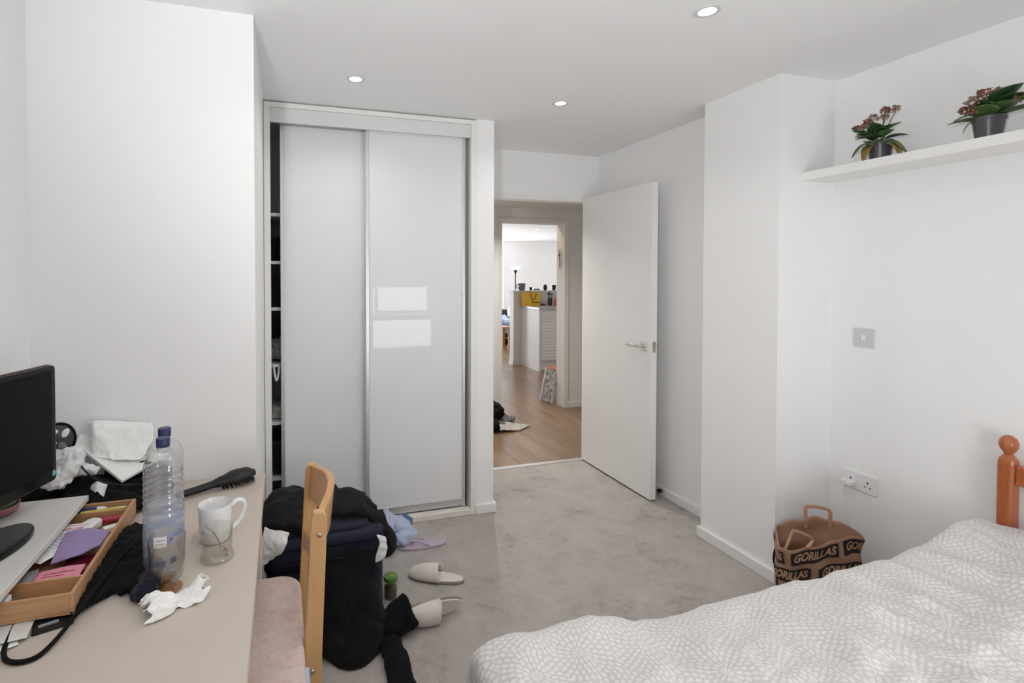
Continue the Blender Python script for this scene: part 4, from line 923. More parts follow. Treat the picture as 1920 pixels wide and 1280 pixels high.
# ================================================================== CHAIR
cr_ = thing('wooden_chair', (-.12, 1.60, 0), 'pale varnished wooden chair tucked under the desk, back to the room', 'chair')
def cpost(y0, y1):
    # side outline in x, z: leg below the seat, gently raked post above
    L = [(.062, 0), (.052, .20), (.047, .36), (.058, .55), (.068, .74), (.071, .79), (.078, .810)]; Rr = [(.104, .812), (.112, .798), (.113, .77), (.106, .60), (.098, .40), (.096, .20), (.098, 0)]
    return build('back_post', MB().prism(L+Rr, y0, y1, lambda a, b_, h: V((a, h, b_))), 'beech', cr_, bevel=(.0035, 3), smooth=35)
p1 = cpost(1.402, 1.428); p2 = cpost(1.768, 1.794)
for z, x in ((.748, .092), (.374, .072)):
    build('bolt', MB().lathe([(0, .004), (.004, .0038), (.0066, .002), (.0072, 0), (.006, -.001)], 16, (x, 1.402, z), Matrix.Rotation(math.radians(90), 3, 'X')), 'steel', p1, smooth=60)
def crest(z0, z1, bow, th, nm, mt, arch=0.0):
    n = 18; vs = []
    for i in range(n+1):
        t = i/n; y = 1.426+t*.344; xo = .088+bow*math.sin(math.pi*t); zt = z1+arch*math.sin(math.pi*t)
        for dx, z in ((-th/2, z0), (th/2, z0), (th/2, zt), (-th/2, zt)): vs.append((xo+dx+(z-.7)*.10, y, z))
    fs = [(i*4+j, i*4+(j+1) % 4, (i+1)*4+(j+1) % 4, (i+1)*4+j) for i in range(n) for j in range(4)]+[(3, 2, 1, 0), tuple(n*4+j for j in range(4))]
    return build(nm, MB().add(vs, fs), mt, cr_, bevel=(.003, 2), smooth=35)
crest(.700, .806, .040, .022, 'crest_rail', 'beechdark', .022); crest(.53, .585, .030, .018, 'lower_rail', 'beechdark')
build('seat', MB().prism(rrect(-.145, 1.575, .40, .335, .03), .405, .424), 'beech', cr_, bevel=(.004, 2))
for y in (1.43, 1.766): build('front_leg', MB().box(-.335, -.298, y-.018, y+.018, 0, .405), 'beech', cr_, bevel=(.004, 2))
for y in (1.415, 1.781): build('side_rail', MB().box(-.298, .05, y-.009, y+.009, .345, .400), 'beech', cr_, bevel=(.003, 2))
cu = MB(); pr_ = rrect(-.150, 1.478, .405, .560, .07, 8); npz = len(pr_)
lv = [(.90, .426), (.985, .430), (1.0, .440), (.985, .452), (.93, .458), (.70, .462), (.35, .463), (.02, .463)]
cu.add([(-.150+(p+.150)*k, 1.478+(q-1.478)*k, z) for k, z in lv for p, q in pr_], [(i*npz+j, i*npz+(j+1) % npz, (i+1)*npz+(j+1) % npz, (i+1)*npz+j) for i in range(len(lv)-1) for j in range(npz)]+[tuple(range(npz-1, -1, -1)), tuple((len(lv)-1)*npz+j for j in range(npz))])
o = build('seat_cushion', cu, 'cushion', smooth=180, sub=2, label='dusty pink quilted cushion on the chair seat', cat='cushion')
me = patchgrid([[(.005, 1.345, .440), (.04, 1.345, .436), (.060, 1.35, .425)], [(.0, 1.30, .44), (.03, 1.30, .436), (.060, 1.31, .42)], [(.005, 1.25, .43), (.035, 1.25, .42), (.055, 1.26, .40)]], 16, 14).mesh('c'); displace(me, folds(71, .003, 30))
link('pale_blue_cloth', me, 'paleblue', smooth=180, solid=.003, label='scrap of pale blue cloth at the near corner of the chair cushion', cat='cloth')

# ================================================================== SUITCASE AND CLOTHES
sc = thing('suitcase', (.165, 2.17, 0), 'navy fabric suitcase overflowing with black clothes beside the chair', 'suitcase')
build('suitcase_body', MB().prism(rrect(.165, 2.170, .47, .25, .06), .012, .300), 'navy', sc, bevel=(.012, 3), smooth=50)
for z in (.290, .030): build('piping', MB().tube([(p, q, z) for p, q in rrect(.165, 2.170, .474, .254, .062)], .006, 8, closed=True), 'navypipe', sc, smooth=180)
TL = Matrix.Rotation(math.radians(1.5), 3, 'X')
def lidp(p, q, h): return V((0, 2.04, .335))+TL@V((p, q-2.04, h)) 
lid = build('suitcase_lid', MB().prism(rrect(.160, 2.148, .485, .276, .085), 0, .085, lidp), 'navy', sc, bevel=(.022, 4), smooth=50)
for h in (.006, .066): build('lid_piping', MB().tube([lidp(p, q, h) for p, q in rrect(.160, 2.148, .490, .281, .087)], .006, 8, closed=True), 'navypipe', lid, smooth=180)
build('lid_pocket', MB().prism(rrect(.155, 2.142, .37, .17, .06), .085, .100, lidp), 'navy', lid, bevel=(.014, 3), smooth=50)
for p in ((-.03, 2.08), (.36, 2.08), (-.03, 2.26), (.36, 2.26)): build('foot', MB().lathe([(.012, 0), (.015, .013)], 12, (p[0], p[1], 0)), 'blackplastic', sc)

# black jacket heaped on the lid
mb = MB()
etube(mb, [(-.045, 2.06, .458), (-.035, 2.16, .490), (.0, 2.29, .500), (.05, 2.40, .44)], [(.045, .035), (.05, .045), (.06, .048), (.06, .06)])
etube(mb, [(.02, 2.055, .452), (.07, 2.16, .470), (.13, 2.28, .470), (.20, 2.38, .41)], [(.085, .028), (.09, .042), (.09, .052), (.08, .07)])
etube(mb, [(.15, 2.20, .462), (.24, 2.24, .465), (.32, 2.24, .440), (.395, 2.23, .360), (.432, 2.17, .300), (.42, 2.10, .275)], [(.09, .042), (.085, .045), (.075, .045), (.06, .045), (.045, .035), (.03, .02)])
etube(mb, [(.22, 2.16, .462), (.30, 2.155, .462), (.375, 2.13, .425), (.418, 2.08, .355), (.424, 2.03, .318)], [(.055, .022), (.06, .026), (.05, .028), (.030, .022), (.012, .012)])
etube(mb, [(.0, 2.40, .33), (.15, 2.43, .32), (.30, 2.39, .27), (.38, 2.33, .22)], [(.09, .11), (.11, .11), (.10, .10), (.06, .09)])
etube(mb, [(.02, 2.42, .10), (.30, 2.41, .10)], [(.09, .12), (.09, .12)])
f81 = folds(81, .016, 5.2, (1, 1, 1.4), 1); f82 = folds(82, .005, 12, (1, 1, 1), 2)
link('black_jacket', remesh(mb, .008, 5, lambda p: f81(p)+f82(p), .004), 'blacksoft', smooth=180, label='black jacket heaped over the top and back of the navy suitcase', cat='jacket')
build('metal_ring', MB().tube([(.205+.015*math.cos(a), 2.145+.006*math.sin(a), .475+.013*math.sin(a)) for a in [i/20*6.2832 for i in range(20)]], .0022, 6, closed=True), 'steel', smooth=180, label='small metal ring on the black jacket behind the chair post', cat='ring')
# leather bag behind
lb = thing('leather_bag', (.30, 2.64, .02), 'shiny black leather bag behind the jacket by the wardrobe', 'bag')
mb = MB(); etube(mb, [(.20, 2.62, .29), (.30, 2.62, .305), (.39, 2.61, .255)], [(.05, .045), (.05, .055), (.045, .05)]); mb.box(.17, .42, 2.585, 2.665, .004, .28)
link('bag_shell', remesh(mb, .008, 5, folds(84, .006, 14), .003), 'leather', lb, smooth=180)
build('bag_handle', MB().tube(spline([(.23, 2.60, .335), (.29, 2.59, .372), (.35, 2.585, .360), (.40, 2.59, .30), (.42, 2.60, .24)], 24), .006, 8), 'leather', lb, smooth=180)

# black trousers spilling down to the carpet
mb = MB()
ctrl = [[(.13, 2.05, .335), (.22, 2.035, .34), (.29, 2.03, .345), (.34, 2.035, .345)], [(.12, 2.01, .285), (.21, 1.985, .30), (.285, 1.985, .295), (.34, 2.005, .28)],
        [(.11, 1.985, .20), (.21, 1.955, .205), (.30, 1.955, .20), (.362, 1.985, .18)], [(.11, 1.955, .10), (.21, 1.915, .115), (.305, 1.925, .105), (.395, 1.965, .085)],
        [(.125, 1.935, .03), (.205, 1.875, .04), (.29, 1.875, .045), (.385, 1.935, .035)], [(.15, 1.935, .008), (.205, 1.865, .006), (.275, 1.855, .006), (.36, 1.915, .008)]]
pg_ = patchgrid(ctrl, 60, 44); pm_ = pg_.mesh('t')
f85 = folds(85, .030, 6.5, (1, 1, .6), 1); f86 = folds(86, .006, 15, (1, 1, .7), 2)
displace(pm_, lambda p: f85(p)+f86(p), lambda p: min(1, max(.1, (p.z-.0)/.08)))
for v in pm_.vertices: v.co.z = max(v.co.z, .004)
tz = thing('black_trousers', (.28, 1.93, 0), 'black trousers spilling from the suitcase down onto the carpet', 'trousers')
link('trouser_body', pm_, 'blacksoft', tz, smooth=180, solid=.010)
mb = MB(); etube(mb, [(.32, 1.965, .06), (.39, 1.970, .06), (.450, 1.985, .072), (.500, 2.000, .088)], [(.035, .04), (.05, .045), (.062, .042), (.068, .036)], 22, 18, up=(.25, -.75, .6))
link('trouser_leg', remesh(mb, .006, 3, folds(87, .007, 9, (1, 1, 1), 2), .003), 'black', tz, smooth=180)
mb = MB(); etube(mb, [(.27, 1.955, .03), (.34, 1.958, .034), (.385, 1.910, .030), (.400, 1.85, .026), (.396, 1.77, .022), (.392, 1.66, .020)], [(.04, .025), (.046, .032), (.046, .028), (.043, .024), (.046, .020), (.05, .018)], 34, 18)
link('trouser_leg', remesh(mb, .006, 3, folds(88, .007, 8, (1, 1, 1), 2), .003), 'black', tz, smooth=180)
# white pieces among the clothes
me = patchgrid([[(-.070, 2.015, .500), (-.045, 2.005, .490), (-.012, 2.010, .480), (.018, 2.015, .465)], [(-.080, 1.992, .465), (-.05, 1.985, .458), (-.020, 1.988, .448), (.008, 1.992, .437)], [(-.084, 1.990, .43), (-.06, 1.982, .425), (-.030, 1.983, .42), (-.006, 1.99, .412)], [(-.086, 1.990, .40), (-.070, 1.984, .398), (-.048, 1.985, .395), (-.026, 1.992, .392)], [(-.086, 1.992, .374), (-.080, 1.988, .373), (-.074, 1.988, .372), (-.066, 1.994, .372)]], 30, 26).mesh('c'); displace(me, folds(91, .005, 24))
link('white_vest', me, 'whitecloth', smooth=180, solid=.004, label='white cotton top hanging over the suitcase lid by the desk', cat='top')
me = patchgrid([[(.358, 2.005, .412), (.375, 2.0, .410), (.392, 2.005, .400)], [(.368, 1.995, .385), (.382, 1.990, .375), (.398, 1.995, .365)], [(.355, 1.992, .345), (.372, 1.988, .340), (.392, 1.992, .335)], [(.345, 1.992, .308), (.362, 1.988, .312), (.380, 1.994, .318)]], 22, 16).mesh('c'); displace(me, folds(92, .004, 30))
link('white_sock', me, 'whitecloth', smooth=180, solid=.004, label='white sock caught at the front corner of the suitcase lid', cat='sock')
# pale blue garment by the wardrobe
mb = MB()
etube(mb, [(.505, 2.70, .165), (.515, 2.66, .125), (.512, 2.60, .07), (.515, 2.56, .025)], [(.045, .04), (.05, .045), (.048, .04), (.04, .02)], up=(0, 1, 0))
etube(mb, [(.54, 2.70, .13), (.60, 2.70, .085), (.645, 2.67, .055), (.66, 2.63, .03)], [(.035, .035), (.045, .045), (.045, .04), (.03, .025)])
etube(mb, [(.57, 2.62, .05), (.62, 2.63, .05), (.68, 2.68, .04)], [(.03, .03), (.035, .03), (.025, .02)])
link('pale_blue_shirt', remesh(mb, .006, 4, folds(95, .012, 15), .003), 'paleblue', smooth=180, label='pale blue shirt dropped in front of the wardrobe door', cat='shirt')
mb = MB(); etube(mb, [(.60, 2.77, .10), (.645, 2.765, .105), (.69, 2.755, .075)], [(.03, .03), (.035, .03), (.03, .02)])
mb2 = MB(); etube(mb2, [(.60, 2.76, .02), (.64, 2.76, .075), (.685, 2.75, .06)], [(.03, .02), (.035, .04), (.03, .03)])
link('denim_scrap', remesh(mb2, .006, 3, folds(96, .006, 20), .003), 'denim', smooth=180, label='bit of mid blue denim behind the pale blue shirt', cat='jeans')

# jar with green lid
jr = thing('food_jar', (.462, 2.235, 0), 'small glass jar with green lid standing by the suitcase', 'jar')
build('jar_glass', MB().lathe([(0, .001), (.028, .001), (.031, .006), (.031, .070), (.028, .078), (.027, .084)], 32, (.462, 2.235, 0)), 'glass', jr, smooth=50)
build('jar_contents', MB().lathe([(0, .004), (.027, .004), (.0285, .010), (.0285, .050), (.02, .056), (0, .055)], 28, (.462, 2.235, 0)), 'pickle', jr, smooth=50)
jl = build('jar_lid', MB().lathe([(.0315, .080), (.033, .082), (.033, .094), (.031, .098), (0, .0985)], 40, (.462, 2.235, 0)), 'greenpl', jr, smooth=40)
build('lid_mark', MB().tube([(.462+.012*math.cos(a), 2.235+.007*math.sin(2*a), .0988) for a in [i/24*6.2832 for i in range(24)]], .0016, 6, closed=True), 'yellowp', jl, smooth=180)

# slippers (toe towards +x in their own frame)
def slipper(loc, rot, label):
    t = thing('slipper', (0, 0, 0), label, 'slipper', 'white towelling slippers')
    out = []
    for i in range(40):
        a = 2*math.pi*i/40; c_, q_ = math.cos(a), math.sin(a); x = .135*math.copysign(abs(c_)**.8, c_); out.append((x, (.0415+.0055*c_)*math.copysign(abs(q_)**.72, q_)))
    build('sole', MB().prism(out, 0, .010), 'sole', t, bevel=(.003, 2), smooth=50)
    build('insole', MB().prism([(p*.975, q*.96) for p, q in out], .010, .018), 'cream', t, bevel=(.004, 2), smooth=50)
    def up(u, v):
        x = -.005+u*.139; k = min(1, max(0, (x+.005)/.139)); th = math.pi*v
        hw = (.047*math.sqrt(max(0.0, 1-((x-.02)/.118)**2)) if x > .02 else .047)+.0015
        hh = .052*(1-k**2.2)**.6+.004
        return V((x-.020*math.sin(th)*(1-k)*-1*0+(-.012*math.cos(th)**2*(1-k)), -hw*math.cos(th), .012+hh*math.sin(th)**.8 if math.sin(th) > 0 else .012))
    build('upper', MB().grid(up, 20, 18), 'cream', t, smooth=180, solid=.006)
    build('upper_hem', MB().tube([up(0, i/20)+V((-.001, 0, 0)) for i in range(21)], .0042, 8), 'cream', t, smooth=180)
    t.location = loc; t.rotation_euler = rot
    return t
slipper((.700, 2.305, .001), (0, 0, math.radians(153)), 'white towelling slipper lying upright on the carpet, toe to the suitcase')
sl2 = slipper((.604, 2.040, .050), (0, 0, 0), 'white towelling slipper tipped on its side beside the trouser leg')
zx = V((-.985, -.12, .02)).normalized(); zz_ = V((.04, -.96, -.22)); zz_ = (zz_-zx*zz_.dot(zx)).normalized(); zy = zz_.cross(zx)
sl2.rotation_euler = Matrix(((zx.x, zy.x, zz_.x), (zx.y, zy.y, zz_.y), (zx.z, zy.z, zz_.z))).to_euler()

# lilac flip flop
ff = thing('flip_flop', (.70, 2.615, 0), 'lilac rubber flip flop half under the pale blue shirt', 'flip flop')
fo = []
for i in range(40):
    a = 2*math.pi*i/40; fo.append((.715-.132*math.cos(a), 2.612+.040*math.sin(a)*(1+.14*math.cos(a))+.02*math.cos(a)*.3))
build('sole', MB().prism(fo, .001, .016), 'lilac', ff, bevel=(.003, 2), smooth=50)
build('strap', MB().tube(spline([(.635, 2.612, .016), (.650, 2.625, .042), (.69, 2.645, .040), (.735, 2.650, .017)], 16), (.006, .003), 8), 'lilac', ff, smooth=180)
build('strap', MB().tube(spline([(.635, 2.612, .016), (.655, 2.600, .042), (.70, 2.580, .040), (.745, 2.573, .017)], 16), (.006, .003), 8), 'lilac', ff, smooth=180)

# ================================================================== HALL
HC = 2.178; YH = 4.95
hf = struct('floor_hall', MB().box(.8, 8.1, 3.50, 13.1, -.12, -.012), 'gap', 'dark oak laminate floor running from the hall to the living room', 'floor')
rnd = random.Random(11); PW, PL = .186, 1.30
for i in range(int((6.6-1.2)/PW)):
    x0 = 1.2+i*PW; y = 3.531-rnd.uniform(0, 1)*PL*.8
    while y < 12.9:
        y0, y1 = max(y, 3.531), min(y+PL, 12.95); ym = (y0+y1)/2
        if y1-y0 > .05 and .42*y0-.30-PW < x0 < .66*y1+.55:
            build('plank', MB().box(x0+.0012, x0+PW-.0012, y0+.001, y1-.001, -.012, 0), 'plank', hf)
        y += PL
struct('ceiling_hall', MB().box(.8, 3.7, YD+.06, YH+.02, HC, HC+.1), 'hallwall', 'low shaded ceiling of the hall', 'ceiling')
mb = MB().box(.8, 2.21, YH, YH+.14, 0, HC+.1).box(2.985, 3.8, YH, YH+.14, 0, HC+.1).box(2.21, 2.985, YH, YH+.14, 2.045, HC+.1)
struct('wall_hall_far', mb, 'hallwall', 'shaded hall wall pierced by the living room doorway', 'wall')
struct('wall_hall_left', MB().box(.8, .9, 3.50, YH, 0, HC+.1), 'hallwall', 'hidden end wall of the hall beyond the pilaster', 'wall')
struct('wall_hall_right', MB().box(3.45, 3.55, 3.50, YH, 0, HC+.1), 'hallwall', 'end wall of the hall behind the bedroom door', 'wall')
mb = MB().box(2.175, 2.225, YH-.014, YH+.155, 0, 2.035).box(2.970, 3.02, YH-.014, YH+.155, 0, 2.035).box(2.175, 3.02, YH-.014, YH+.155, 2.028, 2.075)
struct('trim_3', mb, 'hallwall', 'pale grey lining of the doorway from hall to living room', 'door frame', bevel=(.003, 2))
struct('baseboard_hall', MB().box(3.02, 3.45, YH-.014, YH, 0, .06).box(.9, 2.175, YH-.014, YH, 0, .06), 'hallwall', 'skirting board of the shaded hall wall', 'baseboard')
mb = MB(); etube(mb, [(1.80, 4.50, .10), (1.90, 4.46, .16), (1.96, 4.42, .10)], [(.10, .10), (.09, .11), (.05, .08)]); etube(mb, [(1.86, 4.36, .06), (1.93, 4.34, .07)], [(.06, .06), (.05, .06)])
link('dark_coat', remesh(mb, .010, 4, folds(101, .016, 11), .003), 'black', smooth=180, label='dark coat in a heap on the hall floor by the doorway', cat='coat')
mb = MB(); etube(mb, [(1.95, 4.52, .10), (2.03, 4.55, .06), (2.12, 4.60, .035), (2.22, 4.64, .03)], [(.06, .10), (.08, .06), (.06, .03), (.03, .025)]); etube(mb, [(1.92, 4.44, .16), (1.97, 4.46, .09)], [(.02, .04), (.04, .05)])
link('grey_jumper', remesh(mb, .009, 4, folds(102, .016, 11), .003), 'greycloth', smooth=180, label='grey jumper spread on the hall floor beside the dark coat', cat='jumper')
me = patchgrid([[(1.80, 4.42, .05), (1.95, 4.46, .07), (2.12, 4.47, .035), (2.30, 4.42, .012)], [(1.80, 4.36, .06), (1.93, 4.38, .065), (2.09, 4.40, .04), (2.24, 4.38, .015)], [(1.80, 4.30, .03), (1.91, 4.31, .03), (2.03, 4.30, .02), (2.12, 4.31, .01)]], 26, 36).mesh('c'); displace(me, folds(103, .008, 18))
for v in me.vertices: v.co.z = max(v.co.z, .006)
link('pale_towel', me, 'palecloth', smooth=180, solid=.008, label='pale patterned towel lying in front of the grey jumper', cat='towel')
HALL_FILL_W = 15.0  # power of an unseen lamp added to brighten the hall
downlight(1.75, 4.25, HC, 'added hall fill light, unseen behind the pilaster', 'added hall fill light', HALL_FILL_W, col=(1, .97, .93))
# newspapers leaning at the far side of the doorway
nw = thing('newspaper_bundle', (3.0, 5.2, 0), 'bundle of printed papers leaning on the doorway lining', 'papers')
LM = Matrix.Rotation(math.radians(12), 3, 'Y')
for i, (mt, o_) in enumerate((('news', 0), ('paper', .016), ('news', .030), ('brown', .044))):
    build('paper', MB().obox((2.945+o_, 5.215+.02*i, .195), (.010, .26, .385-.02*i), LM), mt, nw, bevel=(.002, 1))
build('orange_strip', MB().obox((3.000, 5.20, .395), (.05, .22, .03), LM), 'orange', nw)
build('paper_edge', MB().obox((2.940, 5.345, .195), (.014, .012, .385), LM), 'paper', nw)
kc = thing('key_chain', (2.965, 5.03, 1.55), 'string of keys hanging on the doorway lining', 'keys')
build('cord', MB().tube(spline([(2.962, 5.03, 1.74), (2.958, 5.03, 1.68), (2.962, 5.03, 1.62), (2.964, 5.03, 1.54)], 12), .004, 6), 'brown', kc, smooth=180)
build('key', MB().ball((2.957, 5.03, 1.69), (.008, .014, .022), 10), 'brown', kc, smooth=180)
build('hook', MB().tube([(2.970, 5.03, 1.745), (2.955, 5.03, 1.745)], .004, 8), 'steel', kc)

# ================================================================== LIVING ROOM AND KITCHEN
LX0, LX1, LY0, LY1 = 1.6, 8.0, YH+.14, 12.6
struct('ceiling_living', MB().box(LX0-.1, LX1+.1, LY0-.14, LY1+.1, H, H+.1), 'ceil', 'white living room ceiling with recessed spotlights', 'ceiling')
struct('wall_living_right', MB().box(LX1, LX1+.1, LY0, LY1, 0, H), 'wall', 'white right wall of the living room', 'wall')
struct('wall_living_near', MB().box(LX0-.1, LX1+.1, LY0-.13, LY0-.0, HC+.101, H).box(3.8, LX1+.1, LY0-.13, LY0, 0, HC+.101), 'wall', 'living room side of the hall wall', 'wall')
mb = MB().box(LX0-.1, LX0, LY0, 10.3, 0, H).box(LX0-.1, LX0, 12.3, LY1, 0, H).box(LX0-.1, LX0, 10.3, 12.3, 0, .35).box(LX0-.1, LX0, 10.3, 12.3, 2.3, H)
struct('wall_living_left', mb, 'wall', 'left living room wall, out of view, with an opening added for side fill light', 'wall')
mb = MB().box(LX0-.1, 4.05, LY1, LY1+.1, 0, H).box(5.72, LX1+.1, LY1, LY1+.1, 0, H).box(4.05, 5.72, LY1, LY1+.1, 2.32, H)
struct('wall_living_far', mb, 'wall', 'bright white far wall of the living room', 'wall')
w2 = thing('window_2', (4.9, LY1+.05, 0), 'tall bright window at the far end of the living room', 'window', kind='structure')
mb = MB().box(4.05, 4.11, LY1+.02, LY1+.08, 0, 2.32).box(5.66, 5.72, LY1+.02, LY1+.08, 0, 2.32).box(4.11, 5.66, LY1+.02, LY1+.08, 2.26, 2.32).box(4.11, 5.66, LY1+.02, LY1+.08, 0, .06).box(5.0, 5.05, LY1+.02, LY1+.08, .06, 2.26)
build('frame', mb, 'satin', w2); build('pane', MB().box(4.11, 5.66, LY1+.045, LY1+.05, .06, 2.26), 'pane', w2)
cu_ = MB(); cu_.grid(lambda u, v: V((5.02+u*.48, LY1-.09+.025*math.sin(u*42), .03+v*2.28)), 60, 3)
build('curtain', cu_, 'curtain', smooth=180, solid=.004, label='pale grey curtain hanging at the far living room window', cat='curtain')
GL = 'recessed living room spotlights'
downlight(2.80, 5.45, H, 'warm spotlight just beyond the far doorway', GL, 5.0, .046, (1, .72, .45))
downlight(4.93, 10.38, H, 'tiny lit spotlight over the far end of the living room', GL, 0, .055)
downlight(4.96, 9.29, H, 'tiny lit spotlight seen higher in the far doorway', GL, 0, .055)
# half wall behind the kitchen units
struct('wall_bar', MB().box(3.61, 5.4, 7.56, 7.70, 0, 1.195).box(3.59, 5.42, 7.545, 7.715, 1.195, 1.215).box(3.595, 3.61, 7.55, 7.71, 0, .07), 'hallwall', 'low white breakfast bar wall in the kitchen', 'half wall')
kb = thing('kitchen_cabinet', (4.2, 7.25, 0), 'white kitchen unit with slatted door below the bar wall', 'cabinet')
build('end_panel', MB().box(3.745, 3.772, 6.95, 7.558, 0, .945), 'melamine', kb)
build('carcass', MB().box(3.773, 4.6, 7.0, 7.555, .14, .943), 'melgrey', kb)
build('plinth', MB().box(3.773, 4.6, 7.02, 7.04, 0, .139), 'hallwall', kb)
dp = build('slatted_door', MB().box(3.80, 4.58, 6.986, 6.999, .15, .905), 'melgrey', kb)
for i in range(15): build('slat', MB().box(3.803, 4.577, 6.972, 6.986, .157+i*.0495, .157+i*.0495+.043), 'melamine', dp, bevel=(.004, 2))
build('kitchen_worktop', MB().box(3.735, 5.4, 6.93, 7.558, .946, .975), 'worktop', label='grey worktop along the kitchen units', cat='worktop', bevel=(.002, 1))
yb = thing('yellow_gift_bag', (3.86, 7.45, .976), 'bright yellow carrier bag with dark lettering on the kitchen worktop', 'bag')
mb = MB().add([(3.725, 7.40, .976), (4.005, 7.40, .976), (4.005, 7.50, .976), (3.725, 7.50, .976), (3.715, 7.385, 1.185), (4.015, 7.385, 1.185), (4.015, 7.515, 1.185), (3.715, 7.515, 1.185)], [(3, 2, 1, 0), (0, 1, 5, 4), (1, 2, 6, 5), (2, 3, 7, 6), (3, 0, 4, 7)])
build('bag_body', mb, 'yellow', yb, solid=.003)
build('cord_handle', MB().tube(spline([(3.83, 7.380, 1.175), (3.835, 7.376, 1.12), (3.875, 7.378, 1.075), (3.915, 7.376, 1.12), (3.92, 7.380, 1.175)], 20), .006, 8), 'brown', yb, smooth=180)
vs, fs = text_mb('SELFRIDGES&CO', .030, .001); build('lettering', MB().add([(3.93+q.x*.75, 7.3835-.0705*(1.03+q.y-1.03)+.006, 1.03+q.y) for q in vs], fs), 'ink', yb)
# things on the bar wall
def pot(name, x, y, z, prof, mt, label, cat, handle=None):
    t = thing(name, (x, y, z), label, cat); build('body', MB().lathe(prof, 24, (x, y, z)), mt, t, smooth=50)
    if handle: build('handle', MB().tube(spline([(x+handle[0]*p, y, z+q) for p, q in handle[1]], 14), .008, 8), mt, t, smooth=180)
ZB = 1.2155
pot('grey_jug', 3.79, 7.63, ZB, [(0, .001), (.045, .001), (.055, .03), (.065, .12), (.060, .12), (.05, .03), (0, .01)], 'grey', 'large grey mug on the breakfast bar wall', 'mug', (-1, [(.055, .10), (.09, .09), (.09, .05), (.052, .035)]))
pot('small_cup', 3.955, 7.63, ZB, [(0, .001), (.018, .001), (.02, .02), (.029, .055), (.026, .055), (0, .01)], 'dark', 'tiny dark cup beside the large grey mug', 'cup')
build('sunglasses', MB().tube([(4.01, 7.63, ZB+.012), (4.03, 7.62, ZB+.02), (4.055, 7.62, ZB+.014), (4.075, 7.62, ZB+.022), (4.10, 7.62, ZB+.014), (4.125, 7.63, ZB+.012)], [.008, .014, .008, .014, .012, .006], 8), 'dark', smooth=180, label='dark low object like folded sunglasses on the bar wall', cat='glasses')
pot('round_vase', 4.222, 7.63, ZB, [(0, .001), (.02, .001), (.035, .03), (.038, .055), (.025, .085), (.012, .095), (.015, .10), (0, .10)], 'dark', 'round dark vase on the breakfast bar wall', 'vase')
pot('dark_pot', 4.385, 7.63, ZB, [(0, .001), (.028, .001), (.04, .09), (.036, .09), (0, .02)], 'dark', 'dark tapered pot at the end of the bar wall', 'pot')
# things on the worktop
pot('utensil_pot', 4.185, 7.40, .976, [(0, .001), (.035, .001), (.038, .12), (.034, .12), (0, .02)], 'dark', 'black utensil pot on the kitchen worktop', 'pot')
ut = thing('utensils', (4.185, 7.40, 1.0), 'black kitchen utensils standing in the black pot', 'utensils')
for dx, dy, hgt in ((-.02, 0, .19), (.0, .01, .2), (.018, -.01, .185)): build('utensil', MB().tube([(4.185+dx*.5, 7.40+dy, 1.0), (4.185+dx*1.6, 7.40+dy, .976+hgt)], .006, 6).ball((4.185+dx*1.6, 7.40+dy, .976+hgt), (.016, .006, .022), 8), 'dark', ut, smooth=180)
oj = thing('spout_bottle', (4.25, 7.30, .976), 'orange red bottle with raised spout on the worktop', 'bottle')
build('body', MB().lathe([(0, .001), (.03, .001), (.034, .05), (.028, .09), (.014, .11), (0, .112)], 20, (4.235, 7.30, .976)), 'orange', oj, smooth=60)
build('spout', MB().tube(spline([(4.235, 7.30, 1.07), (4.25, 7.30, 1.11), (4.285, 7.30, 1.135)], 10), [.016, .014, .012, .012, .012, .012, .012, .014, .016, .016], 8), 'orange', oj, smooth=180)
pot('black_jar', 4.345, 7.35, .976, [(0, .001), (.038, .001), (.040, .13), (.030, .15), (.030, .17), (0, .17)], 'dark', 'tall black jar beside the orange bottle on the worktop', 'jar')
for i, (dx, s_) in enumerate(((0, .016), (.035, .02), (.068, .014))): build('spice_tin', MB().lathe([(0, .0), (s_, 0), (s_, s_*1.5), (s_*.8, s_*1.7), (0, s_*1.7)], 14, (4.035+dx, 7.42, .976)), 'brown', smooth=40, label=('tiny brown tin next to the yellow bag', 'tiny brown tin in the middle of three on the worktop', 'tiny brown tin next to the utensil pot')[i], cat='tin', group='tiny tins on the worktop')
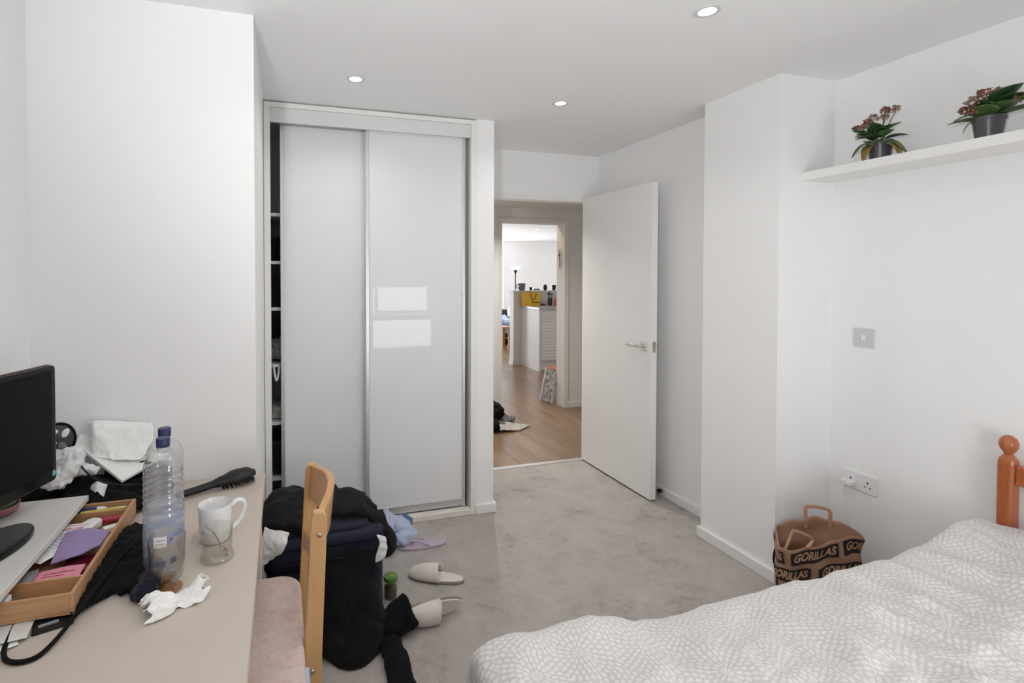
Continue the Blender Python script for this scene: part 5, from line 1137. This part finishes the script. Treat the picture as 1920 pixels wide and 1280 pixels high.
# uplighter lamp, sofa, side table
fl_ = thing('floor_lamp', (4.575, 9.5, 0), 'slim black uplighter floor lamp with white bowl shade', 'lamp')
build('lamp_pole', MB().tube([(4.575, 9.5, .02), (4.575, 9.5, 1.56)], .011, 10), 'dark', fl_, smooth=60)
build('lamp_base', MB().lathe([(0, 0), (.13, 0), (.13, .012), (.02, .03), (0, .03)], 24, (4.575, 9.5, 0)), 'dark', fl_, smooth=40)
build('lamp_shade', MB().lathe([(.02, 1.575), (.07, 1.60), (.115, 1.655), (.11, 1.66), (.06, 1.61), (0, 1.59)], 28, (4.575, 9.5, 0)), 'uplight', fl_, smooth=60)
build('shade_holder', MB().lathe([(.012, 1.50), (.045, 1.572), (.03, 1.58)], 16, (4.575, 9.5, 0)), 'dark', fl_, smooth=60)
sf = thing('sofa', (4.75, 10.7, 0), 'dark leather sofa at the far end of the living room', 'sofa')
build('sofa_back', MB().box(4.1, 5.6, 10.75, 11.0, .15, .68), 'sofa', sf, bevel=(.04, 3)); build('sofa_seat', MB().box(4.1, 5.6, 10.05, 10.75, .12, .40), 'sofa', sf, bevel=(.04, 3))
me = patchgrid([[(4.2, 10.72, .56), (4.5, 10.72, .50), (4.9, 10.72, .57)], [(4.2, 10.3, .47), (4.5, 10.3, .52), (4.9, 10.3, .46)], [(4.2, 10.02, .44), (4.5, 10.0, .47), (4.9, 10.02, .44)], [(4.2, 9.98, .25), (4.5, 9.97, .22), (4.9, 9.98, .26)]], 30, 30).mesh('c'); displace(me, folds(111, .03, 6))
link('blue_blanket', me, 'blanket', smooth=180, solid=.02, label='pale blue blanket thrown over the dark sofa', cat='blanket')
build('white_pillow', MB().prism(rrect(5.12, .60, .34, .30, .08), 10.60, 10.72, lambda a, b_, h: V((a, h, b_))), 'whitecloth', bevel=(.04, 3), smooth=60, label='white pillow propped on the dark sofa', cat='pillow')
st = thing('side_table', (4.0, 9.3, 0), 'small oak side table in front of the sofa', 'table')
build('table_top', MB().box(3.75, 4.335, 9.15, 9.5, .43, .452), 'oak', st, bevel=(.003, 2))
for x in (3.79, 4.30): 
    for y in (9.18, 9.47): build('leg', MB().box(x-.027, x+.027, y-.02, y+.02, 0, .43), 'oak', st)
me = remesh(etube(MB(), [(4.15, 9.85, .06), (4.4, 9.85, .09), (4.6, 9.9, .06)], [(.12, .05), (.14, .08), (.1, .05)]), .014, 4, folds(113, .02, 9), .003)
link('dark_holdall', me, 'black', smooth=180, label='dark bag on the floor in front of the sofa', cat='bag')
